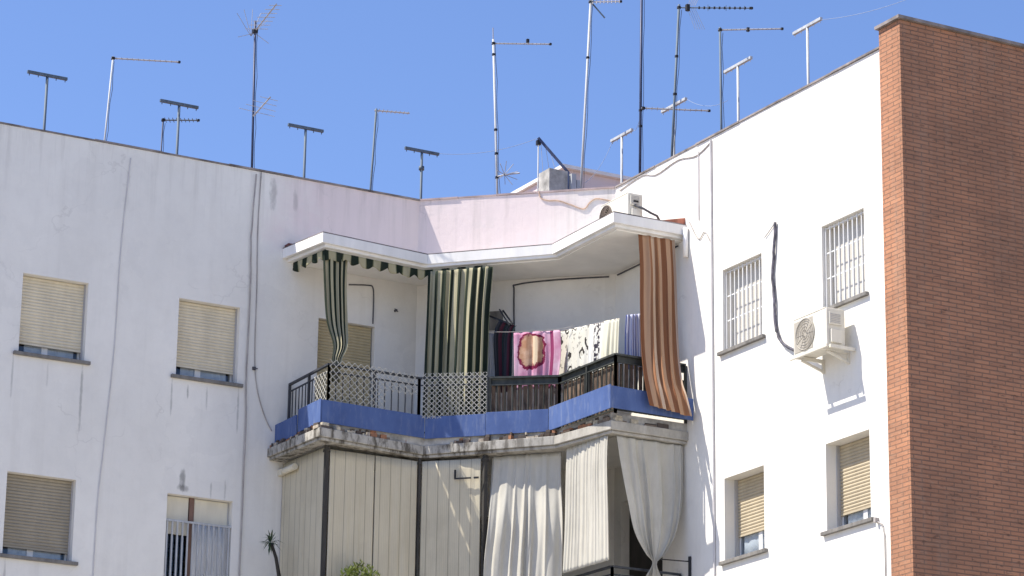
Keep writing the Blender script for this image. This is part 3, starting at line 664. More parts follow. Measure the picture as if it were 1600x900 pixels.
# lattice screens tied to the railing
def lattice(a, b, z0, z1, label, pitch=0.085, w=0.009, jag=True):
    a = Vector(a); b = Vector(b); Ln = (b-a).length; d = (b-a).normalized(); n = Vector((d.y, -d.x)); H_ = z1-z0; mb = MB()
    def pt(u, v, o): p = a+d*u+n*o; return (p.x, p.y, z0+v)
    k = -int(H_/pitch)-1
    while k*pitch < Ln+H_:
        c = k*pitch
        u0 = max(0, c); u1 = min(Ln, c+H_)
        if u1-u0 > 0.01: mb.beam(pt(u0, u0-c, 0.004), pt(u1, u1-c, 0.004), 0.005, w, upv=(n.x, n.y, 0)) if False else mb.beam(pt(u0, u0-c, 0.004), pt(u1, u1-c, 0.004), w, 0.005, upv=(n.x, n.y, 0.0001))
        u0 = max(0, c-0); u1 = min(Ln, c+H_)
        if u1-u0 > 0.01: mb.beam(pt(u0, H_-(u0-c), 0.010), pt(u1, H_-(u1-c), 0.010), w, 0.005, upv=(n.x, n.y, 0.0001))
        k += 1
    return tag(mb.build('lattice_screen', 'lattice'), label, 'lattice', 'white lattice screens on the railing')
lattice((-4.36, -1.415), (-3.45, -1.405), 12.20, 12.90, 'white diamond lattice on the upper railing just below the tied green curtain', 0.10)
lattice((-3.44, -1.405), (-2.93, -1.40), 12.56, 12.88, 'narrow strip of white lattice along the rail top between two larger lattices', 0.10, 0.009)
lattice((-2.86, -1.42), (-2.10, -2.00), 12.22, 12.90, 'white diamond lattice on the slanted railing under the wide green curtain', 0.078, 0.0095)
lattice((-4.372, -0.95), (-4.378, -1.38), 12.20, 12.74, 'small sunlit lattice on the left end of the upper railing', 0.10)

# ---------------------------------------------------------------- curtains and awnings
GC = 'green striped curtains on the upper balcony'
o = drape('curtain', [((-4.30, -0.93, 14.68), (-3.86, -0.87, 14.68), 0.018), ((-4.29, -0.97, 14.2), (-3.88, -0.90, 14.2), 0.024), ((-4.27, -1.05, 13.6), (-3.90, -1.0, 13.6), 0.024), ((-4.22, -1.2, 13.2), (-3.99, -1.2, 13.2), 0.02), ((-4.29, -1.33, 12.93), (-4.14, -1.33, 12.93), 0.014), ((-4.28, -1.33, 12.6), (-4.15, -1.33, 12.6), 0.02)], 'greenstripe', 4, nu=110, nv=34, seed=2, width=1.25, solid=0.003)
tag(o, 'narrow green striped curtain tied at the left corner of the upper balcony', 'curtain', GC)
o = drape('curtain', [((-2.55, -0.90, 14.64), (-1.85, -1.66, 14.64), 0.022), ((-2.62, -1.02, 14.0), (-1.92, -1.70, 14.0), 0.032), ((-2.70, -1.15, 13.4), (-1.97, -1.76, 13.4), 0.034), ((-2.78, -1.27, 12.3), (-2.03, -1.84, 12.3), 0.032)], 'greenstripe', 8, nu=170, nv=26, seed=11, width=2.2, solid=0.003, ripple=0.6)
tag(o, 'wide green striped curtain hanging in full folds mid upper balcony', 'curtain', GC)
def valance(path, z1, drop, seed):
    bm = bmesh.new(); uvl = bm.loops.layers.uv.new('UVMap'); rr = random.Random(seed); u = 0; prev = None; pts = []
    for (x0, y0), (x1, y1) in zip(path, path[1:]):
        a = Vector((x0, y0)); b = Vector((x1, y1)); k = int((b-a).length/0.012); n = Vector(((b-a).y, -(b-a).x)).normalized()
        for i in range(k):
            p = a+(b-a)*i/k; pts.append((p, n, u)); u += (b-a).length/k
    rows = []
    for p, n, u in pts:
        sc = abs(math.sin(math.pi*u/0.24)); dr = drop*(0.62+0.38*sc)+0.01*math.sin(u*9)
        col = []
        for j in range(5):
            t = j/4; w = 0.02*math.sin(2*math.pi*u/0.17)*t+0.008*math.sin(u*31)*t
            q3 = p+n*(w+0.005); col.append((bm.verts.new((q3.x, q3.y, z1-dr*t)), u, t*dr))
        rows.append(col)
    for a, b in zip(rows, rows[1:]):
        for j in range(4):
            qd = (a[j], b[j], b[j+1], a[j+1]); f = bm.faces.new([x[0] for x in qd]); f.smooth = True
            for lp, x in zip(f.loops, qd): lp[uvl].uv = (x[1], x[2])
    me = bpy.data.meshes.new('valance'); bm.to_mesh(me); bm.free(); me.materials.append(M['greenstripe']); o = bpy.data.objects.new('valance', me); COL.objects.link(o)
    m = o.modifiers.new('thickness', 'SOLIDIFY'); m.thickness = 0.003; m.offset = 0
    return o
o = valance([(-4.39, -0.10), (-4.27, -0.94), (-2.56, -0.78), (-1.86, -1.53)], 14.695, 0.16, 1)
tag(o, 'scalloped green and cream striped valance under the left half of the white canopy edge', 'valance')
o = drape('curtain', [((-0.74, -3.98, 14.70), (-0.13, -4.0, 14.70), 0.018), ((-0.72, -4.0, 14.2), (-0.10, -4.0, 14.2), 0.028), ((-0.74, -4.03, 13.6), (-0.10, -4.03, 13.6), 0.03), ((-0.79, -4.14, 12.95), (-0.14, -4.14, 12.95), 0.03), ((-0.85, -4.29, 12.56), (-0.18, -4.29, 12.50), 0.03), ((-0.88, -4.40, 12.30), (-0.17, -4.40, 12.27), 0.022), ((-0.86, -4.46, 12.04), (-0.13, -4.46, 11.97), 0.028)], 'brownstripe', 4.5, nu=110, nv=44, seed=8, width=1.0, solid=0.0015, hem=0.0, ripple=1.1)
tag(o, 'long brown striped curtain hanging out over the blue panel at the balcony right end', 'curtain')

# lower balcony
LG = 'beige awning sheets closing the lower balcony'
def ribbed(a, b, z1, z0, label, seed, amp=0.006):
    o = drape('awning_sheet', [((a[0], a[1], z1), (b[0], b[1], z1), amp*0.4), ((a[0], a[1], (z1+z0)/2), (b[0], b[1], (z1+z0)/2), amp), ((a[0], a[1], z0), (b[0], b[1], z0), amp)], 'awning', max(2, int(math.dist(a, b)/0.33)), nu=60, nv=12, seed=seed, width=math.dist(a, b), solid=0.006)
    return tag(o, label, 'awning', LG)
ribbed((-4.40, -0.02), (-4.33, -1.27), 11.63, 9.0, 'beige ribbed awning sheet at the shaded left end of the lower balcony', 1)
ribbed((-4.27, -1.33), (-3.56, -1.33), 11.60, 9.0, 'flat beige ribbed awning sheet with the green bush at its foot', 2)
ribbed((-3.545, -1.335), (-2.87, -1.335), 11.60, 9.0, 'flat beige ribbed awning sheet right of the one behind the green bush', 3)
o = ribbed((-2.80, -1.36), (-2.17, -1.98), 11.60, 9.0, 'beige ribbed awning sheet on the slanted side with a small black bracket at its top', 4)
def post(x, y, w, label):  # not posts: dark strips stand for gaps, interior shade put into their colour
    t = MB(); t.box((x-w/2, y-w/2, 9.0), (x+w/2, y+w/2, 11.65)); t.box((x-w/2-0.012, y-w/2-0.012, 11.56), (x+w/2+0.012, y+w/2+0.012, 11.60))
    return tag(t.build('gap_shade_strip', 'darkgap'), label, 'post', 'dark strips for the shaded gaps between the lower awnings')
post(-4.315, -1.31, 0.055, 'dark strip for the shaded gap at the left front corner of the lower balcony')
post(-2.835, -1.335, 0.03, 'thin dark strip for the shaded gap where the lower awnings bend round the corner')
post(-2.12, -2.02, 0.06, 'dark strip for the shaded gap between the ribbed awning and the loose beige curtains')
mb = MB(); mb.beam((-2.47, -1.76, 11.44), (-2.47, -1.76, 11.30), 0.022); mb.beam((-2.47, -1.76, 11.31), (-2.30, -1.93, 11.31), 0.02); mb.beam((-2.27, -1.96, 11.31), (-2.22, -2.01, 11.31), 0.025)
tag(mb.build('wall_bracket', 'black'), 'small black angled bracket on the lower slanted awning', 'bracket')
mb = MB(); mb.tube([(-4.44, -0.52, 11.49), (-4.44, -0.16, 11.49)], 0.05, 12); mb.box((-4.48, -0.13, 11.44), (-4.41, -0.0, 11.53))
LGC = 'loose beige curtains on the lower balcony'
tag(mb.build('awning_roller', 'cream', bevel=0.003), 'short cream roller box under the left corner of the lower balcony ledge', 'roller box')
o = drape('curtain', [((-2.0, -2.0, 11.64), (-1.30, -2.80, 11.64), 0.016), ((-2.04, -2.03, 11.2), (-1.31, -2.82, 11.2), 0.018), ((-2.14, -2.13, 10.6), (-1.35, -2.94, 10.6), 0.034), ((-2.20, -2.14, 10.0), (-1.34, -2.92, 10.0), 0.034), ((-2.22, -2.16, 9.2), (-1.36, -2.94, 9.2), 0.036)], 'beige', 6.5, nu=140, nv=26, seed=21, width=1.2, ripple=1.6)
tag(o, 'loose beige curtain on the slanted side of the lower balcony, crossed by jagged shadow', 'curtain', LGC)
o = drape('curtain', [((-1.33, -2.98, 11.66), (-1.25, -4.02, 11.66), 0.011), ((-1.35, -3.0, 11.2), (-1.28, -4.05, 11.2), 0.012), ((-1.36, -3.0, 10.5), (-1.30, -4.12, 10.5), 0.013), ((-1.38, -2.98, 9.83), (-1.33, -4.20, 9.83), 0.014)], 'beige', 12, nu=190, nv=20, seed=5, width=1.9, ripple=0.3)
tag(o, 'pleated sunlit beige curtain with a straight lower hem, left of the knotted curtain', 'curtain', LGC)
o = drape('curtain', [((-1.15, -4.06, 11.64), (-0.02, -4.06, 11.64), 0.018), ((-1.09, -4.08, 11.2), (-0.03, -4.08, 11.25), 0.028), ((-1.0, -4.10, 10.75), (-0.06, -4.10, 10.8), 0.03), ((-0.90, -4.12, 10.30), (-0.17, -4.12, 10.35), 0.035), ((-0.72, -4.13, 10.0), (-0.38, -4.13, 10.02), 0.03), ((-0.60, -4.14, 9.88), (-0.53, -4.14, 9.88), 0.012), ((-0.72, -4.14, 9.68), (-0.45, -4.14, 9.68), 0.03)], 'beige', 5.5, nu=150, nv=44, seed=9, width=2.0, ripple=0.5)
tag(o, 'beige curtain gathered into a hanging knot at the lower balcony right end', 'curtain', LGC)
mb = MB(); mb.tube([(-0.5, -4.2, 9.93), (-0.02, -4.2, 9.95)], 0.009, 6); mb.tube([(-0.02, -4.2, 9.7), (-0.02, -4.2, 10.02)], 0.022, 6)
tag(mb.build('curtain_rod', 'black'), 'thin dark rod with an end post beside the knotted beige curtain', 'rod')

# ---------------------------------------------------------------- laundry
LN = 'laundry on the upper balcony line'
cable('clothes_line', [(-2.0, -1.62, 13.62), (-1.66, -1.93, 13.59), (-1.17, -2.39, 13.59), (-1.0, -2.6, 13.62)], 0.004, 'cable', 'thin line carrying the pink towel on the upper balcony', 'clothes line')
cable('clothes_line', [(-1.0, -2.0, 13.66), (-1.0, -3.0, 13.53), (-1.0, -3.9, 13.42)], 0.004, 'cable', 'thin line carrying the white printed laundry on the upper balcony', 'clothes line')
o = drape('towel', [((-1.64, -1.95, 13.57), (-1.12, -2.43, 13.58), 0.012), ((-1.64, -1.97, 13.2), (-1.12, -2.45, 13.2), 0.02), ((-1.63, -1.98, 12.70), (-1.16, -2.42, 12.70), 0.025)], 'pinktowel', 2.5, nu=50, nv=14, seed=3, width=0.66, vlen=0.87)
tag(o, 'pink bath towel with a round tan and dark red emblem drying above the railing', 'towel', LN)
def lz(y): return 13.66-(abs(y)-2.0)*0.126
def hang(y0, y1, drop, mat, label, name='towel', folds=2, seed=0, width=None, amp=0.015, x=-1.0):
    o = drape(name, [((x, y0, lz(y0)), (x, y1, lz(y1)), amp*0.5), ((x-0.02, y0, lz(y0)-drop*0.5), (x-0.02, y1, lz(y1)-drop*0.5), amp), ((x-0.03, y0-0.01, lz(y0)-drop), (x-0.03, y1+0.01, lz(y1)-drop), amp*1.2)], mat, folds, nu=60, nv=12, seed=seed, width=width or abs(y1-y0)*1.05, vlen=drop)
    return tag(o, label, 'laundry', LN)
hang(-2.02, -3.05, 0.95, 'printsheet', 'white sheet with black scribbled print drying beside the pink towel', 'bed_sheet', 3, 1)
hang(-3.07, -3.50, 0.9, 'bandtowel', 'white towel with a band of small dark marks left of the cream towel', 'towel', 2, 2)
hang(-3.49, -3.90, 0.9, 'creamtowel', 'plain cream towel at the right end of the white laundry', 'towel', 2, 4, amp=0.03)
o = drape('shirt', [((-0.86, -3.86, 13.50), (-0.60, -3.9, 13.55), 0.012), ((-0.88, -3.86, 13.2), (-0.58, -3.9, 13.2), 0.016), ((-0.88, -3.86, 12.7), (-0.56, -3.9, 12.7), 0.018)], 'bluestripe', 3, nu=60, nv=12, seed=6, width=0.55)
tag(o, 'blue and white striped shirt hanging beside the brown striped curtain', 'shirt', LN)
o = drape('garment', [((-1.74, -1.70, 13.80), (-1.55, -1.86, 13.72), 0.02), ((-1.80, -1.66, 13.55), (-1.60, -1.84, 13.55), 0.035), ((-1.77, -1.70, 12.7), (-1.62, -1.84, 12.7), 0.035)], 'jacket', 2, nu=50, nv=14, seed=7, width=0.4)
tag(o, 'dark jacket with maroon lower half hanging left of the pink towel', 'jacket', LN)
o = drape('garment', [((-1.88, -1.60, 13.62), (-1.78, -1.68, 13.60), 0.01), ((-1.90, -1.60, 12.7), (-1.78, -1.70, 12.7), 0.02)], 'paleshirt', 1.5, nu=30, nv=10, seed=8, width=0.3)
tag(o, 'narrow pale grey cloth hanging between the wide green curtain and the dark jacket', 'cloth', LN)
mb = MB(); mb.beam((-1.92, -1.52, 13.93), (-1.62, -1.82, 13.74), 0.025); mb.beam((-1.68, -1.68, 13.98), (-1.60, -1.84, 13.74), 0.02); mb.beam((-1.75, -1.70, 13.98), (-1.64, -1.82, 13.72), 0.02)
tag(mb.build('drying_rack', 'black'), 'black folded arms of a drying rack above the dark jacket', 'drying rack')
mb = MB(); mb.box((0, 0, 0), (0.34, 0.02, 0.30), Matrix.Translation((-1.52, -0.705, 13.92)) @ Matrix.Rotation(math.radians(-43), 4, 'Z'))
tag(mb.build('wall_vent', 'sill'), 'grey square vent on the slanted wall behind the wide green curtain', 'vent')

# ---------------------------------------------------------------- air conditioners
def aircon(x, y0, y1, z0, h, depth, fan_at, label, bracket):
    t = thing('air_conditioner', label, 'air conditioner', (x+depth/2, (y0+y1)/2, z0), 'outdoor air conditioner units')
    mb = MB(); mb.box((x, y1, z0), (x+depth, y0, z0+h)); mb.build('casing', 'acwhite', t, 0.012)
    mb = MB(); mb.box((x-0.004, y1+0.02, z0+h-0.003), (x+depth+0.01, y0-0.02, z0+h+0.012)); mb.build('lid', 'acwhite', t, 0.004)
    yc = y0-(y0-y1)*fan_at; r = h*0.42; zc = z0+h/2
    if bracket: MB().box((x-0.006, y1+(y0-y1)*0.42, z0+0.035), (x-0.001, y0-0.03, z0+h-0.045)).build('recessed_panel', 'acfan', t)
    mb = MB(); pts = [(x-0.010, yc+math.cos(a)*r, zc+math.sin(a)*r) for a in [2*math.pi*i/32 for i in range(33)]]; mb.tube(pts, 0.008, 6)
    for rr_ in (0.3, 0.5, 0.7, 0.86):
        mb.tube([(x-0.014, yc+math.cos(a)*r*rr_, zc+math.sin(a)*r*rr_) for a in [2*math.pi*i/28 for i in range(29)]], 0.0035, 4)
    for i in range(12):
        a = math.pi*2*i/12; mb.beam((x-0.012, yc+math.cos(a)*r*0.12, zc+math.sin(a)*r*0.12), (x-0.012, yc+math.cos(a)*r, zc+math.sin(a)*r), 0.004)
    fm = 'acfan' if bracket else 'fanbrown'; gr = mb.build('fan_grille', fm, t)
    mb = MB(); c = [mb.bm.verts.new((x-0.008, yc+math.cos(2*math.pi*i/32)*r*0.98, zc+math.sin(2*math.pi*i/32)*r*0.98)) for i in range(32)]; mb.bm.faces.new(c); mb.build('fan_opening', fm, t)
    mb = MB()
    for k in range(0 if bracket else 3):
        a = k*2.094; mb.beam((x-0.006, yc, zc), (x-0.006, yc+math.cos(a)*r*0.9, zc+math.sin(a)*r*0.9), 0.004, 0.07, upv=(0, -math.sin(a), math.cos(a)))
    if not bracket: mb.build('fan_blade', 'fanbrown', gr)
    mb = MB(); mb.box((x+0.05, y1-0.035, z0+0.03), (x+depth*0.75, y1-0.002, z0+h*0.42)); mb.build('side_cover', 'acwhite', t, 0.006); mb = MB(); mb.box((x+0.03, y1-0.02, z0+h*0.55), (x+depth*0.8, y1-0.002, z0+h*0.9)); mb.build('side_cover', 'acwhite', t, 0.006)
    mb = MB()
    for i in range(6): mb.box((x+0.05, y1-0.026, z0+h*0.60+i*0.022), (x+depth*0.7, y1-0.021, z0+h*0.60+0.009+i*0.022))
    mb.build('louvre', 'acgrey', t)
    if bracket:
        for yy in (y0-0.10, y1+0.10):
            mb = MB(); mb.beam((x-0.05, yy, z0-0.03), (-0.002, yy, z0-0.03), 0.045, 0.045); mb.beam((x+0.06, yy, z0-0.06), (-0.015, yy, z0-0.17), 0.03, 0.03); mb.beam((-0.015, yy, z0-0.19), (-0.015, yy, z0), 0.04, 0.028, (0, 1, 0)); mb.build('bracket', 'acwhite', t)
        mb = MB(); mb.beam((x-0.035, y0+0.03, z0-0.032), (x-0.035, y1-0.06, z0-0.032), 0.035, 0.035); mb.build('cross_bar', 'acwhite', t)
        mb = MB(); mb.box((x+0.015, y1-0.06, z0-0.05), (-0.01, y1-0.02, z0-0.008)); mb.build('cross_bar', 'acwhite', t)
    else:
        for yy in (y0-0.12, y1+0.12): MB().box((x+0.02, yy-0.03, z0-0.06), (x+depth-0.02, yy+0.03, z0-0.002)).build('foot', 'black', t)
        mb = MB(); mb.tube([(x+0.10, y1-0.02, z0+h*0.55), (x+0.2, y1-0.10, z0+h*0.4), (x+0.3, y1-0.14, z0+0.1), (x+0.42, y1-0.12, z0+0.08), (x+0.5, y1-0.1, z0-0.02)], 0.018, 8); mb.build('hose', 'cabledark', t)
        mb = MB(); mb.box((x+0.08, y1-0.028, z0+h*0.66), (x+0.16, y1-0.003, z0+h*0.74)); mb.build('valve', 'black', t)
    return t
ac1 = aircon(-0.42, -7.41, -8.18, 12.11, 0.50, 0.29, 0.36, 'cream air conditioner on wall brackets below the barred window of the sunlit wing', True)
aircon(-0.77, -2.95, -3.75, 14.99, 0.40, 0.25, 0.22, 'white air conditioner standing on the roof of the white canopy', False)
# insulated hose to the wall unit
cable('insulated_pipe', [(-0.03, -6.44, 14.32), (-0.03, -6.40, 13.9), (-0.03, -6.36, 13.6), (-0.03, -6.40, 13.2), (-0.03, -6.42, 12.85), (-0.04, -6.55, 12.6), (-0.05, -6.85, 12.4), (-0.10, -7.2, 12.3), (-0.2, -7.42, 12.28)], 0.021, 'hose', 'dark insulated pipe running down the sunlit wall to the air conditioner', 'pipe', wob=0.005, n=8)
cable('cable', [(-0.015, -6.42, 14.33), (-0.015, -6.25, 14.23), (-0.015, -6.15, 14.18)], 0.007, 'cable', 'short thin wire sticking out beside the top of the dark insulated pipe')

# ---------------------------------------------------------------- pipes and cables on the walls
cable('conduit', [(-0.018, -4.80, 16.02), (-0.018, -4.815, 13), (-0.018, -4.83, 10), (-0.018, -4.84, 6)], 0.017, 'cablepale', 'long straight pale conduit down the sunlit wall right of the balconies', 'conduit')
cable('conduit', [(-0.012, -4.46, 15.95), (-0.012, -4.46, 15.3), (-0.012, -4.46, 14.9)], 0.008, 'cablepale', 'short thin pale conduit above the right end of the canopy', 'conduit')
cable('cable', [(-0.01, -2.25, 15.98), (-0.01, -2.9, 16.03), (-0.01, -3.3, 15.93), (-0.01, -3.9, 15.98), (-0.01, -4.4, 15.90), (-0.01, -4.78, 15.99)], 0.009, 'cable', 'thin cable sagging just below the coping of the sunlit wing')
cable('cable', [(-0.012, -4.2, 14.95), (-0.012, -4.45, 14.62), (-0.012, -4.62, 14.68), (-0.012, -4.79, 14.45)], 0.007, 'cable', 'thin bent cable between the canopy end and the pale conduit')
def pc(s, z, d=-0.012): return PC(s, d, z)
cable('cable', [pc(1.9, 16.09), pc(1.93, 15.98), pc(2.05, 15.93), pc(2.2, 15.92), pc(2.4, 15.84), pc(2.6, 15.76), pc(2.7, 15.86), pc(2.8, 15.91), pc(2.95, 15.88), pc(3.08, 15.84)], 0.010, 'cabletan', 'wavy tan cable on the slanted parapet above the canopy')
cable('drainpipe', [(-5.02, -0.03, 16.0), (-5.06, -0.03, 15), (-5.04, -0.03, 14.2), (-5.05, -0.03, 13), (-5.03, -0.03, 12), (-5.03, -0.03, 10), (-5.0, -0.03, 6)], 0.012, 'cable', 'grey cable run down the shaded left wing beside the tall mast', 'cable', wob=0.004)
cable('cable', [(-4.93, -0.012, 16.05), (-4.95, -0.012, 15.2), (-4.93, -0.012, 14.2), (-4.92, -0.012, 13.2), (-4.86, -0.012, 12.7), (-4.72, -0.012, 12.3), (-4.60, -0.012, 12.1)], 0.008, 'cable', 'thin loose cable curving toward the blue panels on the left wing')
cable('cable', [(-7.02, -0.01, 15.9), (-7.1, -0.01, 14.5), (-7.12, -0.01, 13), (-7.2, -0.01, 11.5), (-7.25, -0.01, 10.5), (-7.25, -0.01, 8)], 0.008, 'cablepale', 'thin pale cable down the left wing between the two upper shuttered windows')
mb = MB(); mb.box((-4.95, -0.03, 12.98), (-4.90, -0.001, 13.03)); mb.tube([(-4.93, -0.03, 13.0), (-4.88, -0.05, 13.0)], 0.01, 6); tag(mb.build('cable_clip', 'cabledark', bevel=0.003), 'small dark cable clip on the shaded left wing', 'clip')
mb = MB(); mb.tube([(-2.63, -0.001, 14.24), (-2.63, -0.06, 14.24)], 0.018, 8); mb.beam((-2.66, -0.05, 14.26), (-2.60, -0.05, 14.22), 0.012); tag(mb.build('wall_hook', 'cabledark'), 'small dark hook on the back wall of the upper balcony', 'hook')
cable('conduit', [(-3.42, -0.012, 14.53), (-3.1, -0.012, 14.57), (-3.02, -0.012, 14.55), (-3.0, -0.012, 14.4), (-3.0, -0.012, 13.98)], 0.010, 'cabledark', 'dark conduit above the tan shuttered balcony door', 'conduit')
cable('conduit', [pc(1.55, 13.6), pc(1.53, 14.5), pc(1.58, 14.62), pc(2.2, 14.66), pc(3.0, 14.66)], 0.012, 'cabledark', 'dark conduit under the ceiling above the laundry', 'conduit')
cable('cable', [(-0.015, -2.2, 14.66), (-0.015, -2.7, 14.66), (-0.015, -3.9, 14.66)], 0.012, 'cabledark', 'dark cable along the ceiling edge on the right wall of the balcony')
mb = MB(); mb.tube([(-0.04, -4.15, 14.42), (-0.04, -4.15, 14.86)], 0.04, 12); tag(mb.build('downspout', 'white'), 'short white spout on the wall at the right end of the canopy', 'spout')
mb = MB(); mb.box((-0.06, -8.66, 9.70), (-0.002, -8.62, 9.76)); mb.tube([(-0.03, -8.64, 9.72), (-0.02, -8.75, 9.66), (-0.015, -8.79, 9.5), (-0.015, -8.79, 8.5)], 0.008, 6); tag(mb.build('cable', 'cable'), 'thin wire with a small box beside the lower right window', 'cable')
mb = MB(); mb.box((-0.05, -8.62, 16.096), (0.0, -8.58, 16.14)); 
mb.bm.clear(); mb.box((-0.09, -4.08, 12.42), (-0.01, -3.98, 12.60)); tag(mb.build('meter_box', 'black', bevel=0.004), 'small black box at the right end of the upper railing', 'box')

# ---------------------------------------------------------------- clothes-line T posts on the roof
TG = 'T-shaped clothes line posts on the roof'
def tpost(x, y, ztop, ang, length, mat, label):
    t = thing('clothesline_post', label, 'clothes line post', (x, y, 15.2), TG)
    MB().tube([(x, y, 15.202), (x, y, ztop-0.02)], 0.021, 10).build('pole', mat, t)
    d = Vector((math.cos(ang), math.sin(ang), 0))*length/2; p = Vector((x, y, ztop))
    bar = MB().beam(p-d, p+d, 0.045, 0.045).build('crossbar', mat, t, 0.004)
    for k in (-0.9, -0.45, 0.45, 0.9): MB().tube([p+d*k+Vector((0, 0, -0.02)), p+d*k+Vector((0, 0, -0.055))], 0.007, 6).build('hook', mat, bar)
    MB().box((x-0.07, y-0.07, 15.202), (x+0.07, y+0.07, 15.212)).build('base_plate', mat, t)
    return t
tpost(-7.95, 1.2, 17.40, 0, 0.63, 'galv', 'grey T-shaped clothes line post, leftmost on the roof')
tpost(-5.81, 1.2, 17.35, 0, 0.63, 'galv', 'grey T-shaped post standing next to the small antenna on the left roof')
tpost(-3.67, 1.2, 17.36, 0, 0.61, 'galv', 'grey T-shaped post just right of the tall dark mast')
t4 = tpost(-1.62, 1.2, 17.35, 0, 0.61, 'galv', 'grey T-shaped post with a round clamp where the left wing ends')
MB().tube([(-1.62, 1.2, 17.03), (-1.62, 1.2, 17.09)], 0.045, 10).build('clamp', 'galv', t4)
PG = 'galvlight'
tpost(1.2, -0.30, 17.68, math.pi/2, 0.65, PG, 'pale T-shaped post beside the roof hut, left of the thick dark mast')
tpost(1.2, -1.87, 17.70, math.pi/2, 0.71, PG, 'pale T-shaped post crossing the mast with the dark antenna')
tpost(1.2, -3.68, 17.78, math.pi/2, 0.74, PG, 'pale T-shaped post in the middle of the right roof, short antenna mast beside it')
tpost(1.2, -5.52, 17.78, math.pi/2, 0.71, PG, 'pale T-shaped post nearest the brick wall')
LWG = 'washing lines strung between roof posts'
for a, b, lab in (((-1.33, 1.2, 17.36), (-0.13, 0.06, 17.5), 'pale washing line from the clamped grey T-shaped post toward the leaning frame'),
                  ((1.2, -5.87, 17.76), (1.2, -8.9, 17.3), 'thin washing line from the T-shaped post nearest the brick wall toward the brick'),
                  ((1.2, -2.25, 17.68), (1.2, -3.4, 17.3), 'thin washing line sloping right of the crossed T-shaped post'),
                  ((1.2, -0.66, 17.66), (0.62, -1.84, 17.5), 'thin washing line between the pale post by the hut and the thick dark mast'),
                  ((0.58, -0.2, 16.8), (1.2, 0.0, 17.65), 'thin washing line rising from the grey mast to the pale post by the hut')):
    a = Vector(a); b = Vector(b); pts = [a+(b-a)*i/6-Vector((0, 0, 0.10*(1-(2*i/6-1)**2))) for i in range(7)]
    cable('washing_line', pts, 0.0035, 'wire', lab, 'washing line', LWG)

# ---------------------------------------------------------------- antennas
AG = 'television antennas on the roof'
def mast(p0, p1, r, mat, label, clamps=(), tip=0, zb=15.202):
    p0 = Vector(p0); p1 = Vector(p1); d = (p1-p0)/(p1.z-p0.z); base = p0+d*(zb-p0.z)
    t = thing('antenna', label, 'antenna', base, AG)
    MB().tube([base, p1], r*0.85, 10).build('mast', mat, t)
    for z in clamps:
        c = p0+d*(z-p0.z); mb = MB(); mb.box(c-Vector((0.022, 0.022, 0.02)), c+Vector((0.022, 0.022, 0.02))); mb.build('clamp', 'black', t, 0.004)
    q = []; hgt = p1.z-base.z
    for i in range(13):
        z = base.z+0.02+(hgt-0.1)*i/12; c = p0+d*(z-p0.z); q.append(c+Vector((r+0.012+0.012*math.sin(i*2.1+p0.x), -r*0.6, 0)))
    MB().tube(q, 0.0045, 5).build('coax_cable', 'cabledark', t)
    MB().tube([base, base+Vector((0, 0, 0.04))], r*2.6, 12).build('base_plate', mat, t)
    return t
def yagi(t, a, b, n, el, axis, mat='alu', r=0.0045, br=0.012, back=0.25, taper=0.6, end=True, rmat=None, boom=None):
    a = Vector(a); b = Vector(b); d = (b-a); ax = Vector(axis).normalized()
    bo = MB().tube([a-d.normalized()*0.03, b], br, 6).build('boom', boom or mat, t)
    for i in range(n):
        p = a+d*((i+0.6)/n); h = el*(1-(1-taper)*i/max(1, n-1))/2
        MB().tube([p-ax*h, p+ax*h], r, 5).build('element', mat, bo)
    if end:
        MB().box(b-Vector((0.018, 0.018, 0.018)), b+Vector((0.018, 0.018, 0.018))).build('end_cap', 'black', bo, 0.004)
        MB().box(a-Vector((0.024, 0.024, 0.022)), a+Vector((0.024, 0.024, 0.022))).build('clamp', 'black', bo, 0.004)
    return bo
vert = (0, 0, 1)
def perp(a, b): d = Vector(b)-Vector(a); return Vector((-d.y, d.x, 0)).normalized()
LOOK = Vector((0.48, 0.875, 0))
# B
t = mast((-6.87, 1.5, 16.73), (-6.81, 1.5, 18.03), 0.016, 'galvlight', 'thin pale mast with one long slim antenna pointing right, left end of the roof')
a, b = (-6.81, 1.5, 18.0), (-5.875, 1.124, 18.0); yagi(t, a, b, 12, 0.10, LOOK, taper=0.9)
# C
t = mast((-5.75, 2.0, 16.87), (-5.74, 2.0, 17.38), 0.016, 'navy', 'short dark mast with a small horizontal antenna, behind a grey T-shaped post')
a, b = (-5.74, 2.0, 17.35), (-5.265, 1.723, 17.35); yagi(t, a, b, 9, 0.22, perp(a, b), r=0.006, taper=0.7, mat='galv')
# E
t = mast((-4.906, 0.40, 16.2), (-4.95, 0.40, 18.62), 0.022, 'navy', 'tall dark mast on the left wing topped by a cluster of thin bare elements')
top = Vector((-4.95, 0.40, 18.45))
bo = yagi(t, top, top+Vector((0.10, -0.55, 0.28)), 7, 0.42, (1, 0.15, 0.25), r=0.0055, taper=0.55, end=False)
MB().box(top-Vector((0.035, 0.035, 0.03)), top+Vector((0.035, 0.035, 0.03))).build('clamp', 'black', bo)
for k in range(5):
    a_ = -0.9+k*0.45; MB().tube([top+Vector((-0.02, 0.1, -0.05)), top+Vector((0.33*math.sin(a_), 0.12, 0.10+0.30*math.cos(a_)))], 0.0045, 5).build('element', 'alu', bo)
for k in (-1, 1):
    MB().tube([top+Vector((0, 0, -0.03)), top+Vector((0.26*k, 0.05, -0.13))], 0.0045, 5).build('element', 'alu', bo)
lo = Vector((-4.92, 0.36, 17.08)); bo = yagi(t, lo, lo+Vector((0.10, -0.35, 0.20)), 4, 0.62, (1, 0.1, 0.0), r=0.0045, taper=0.5, end=False)
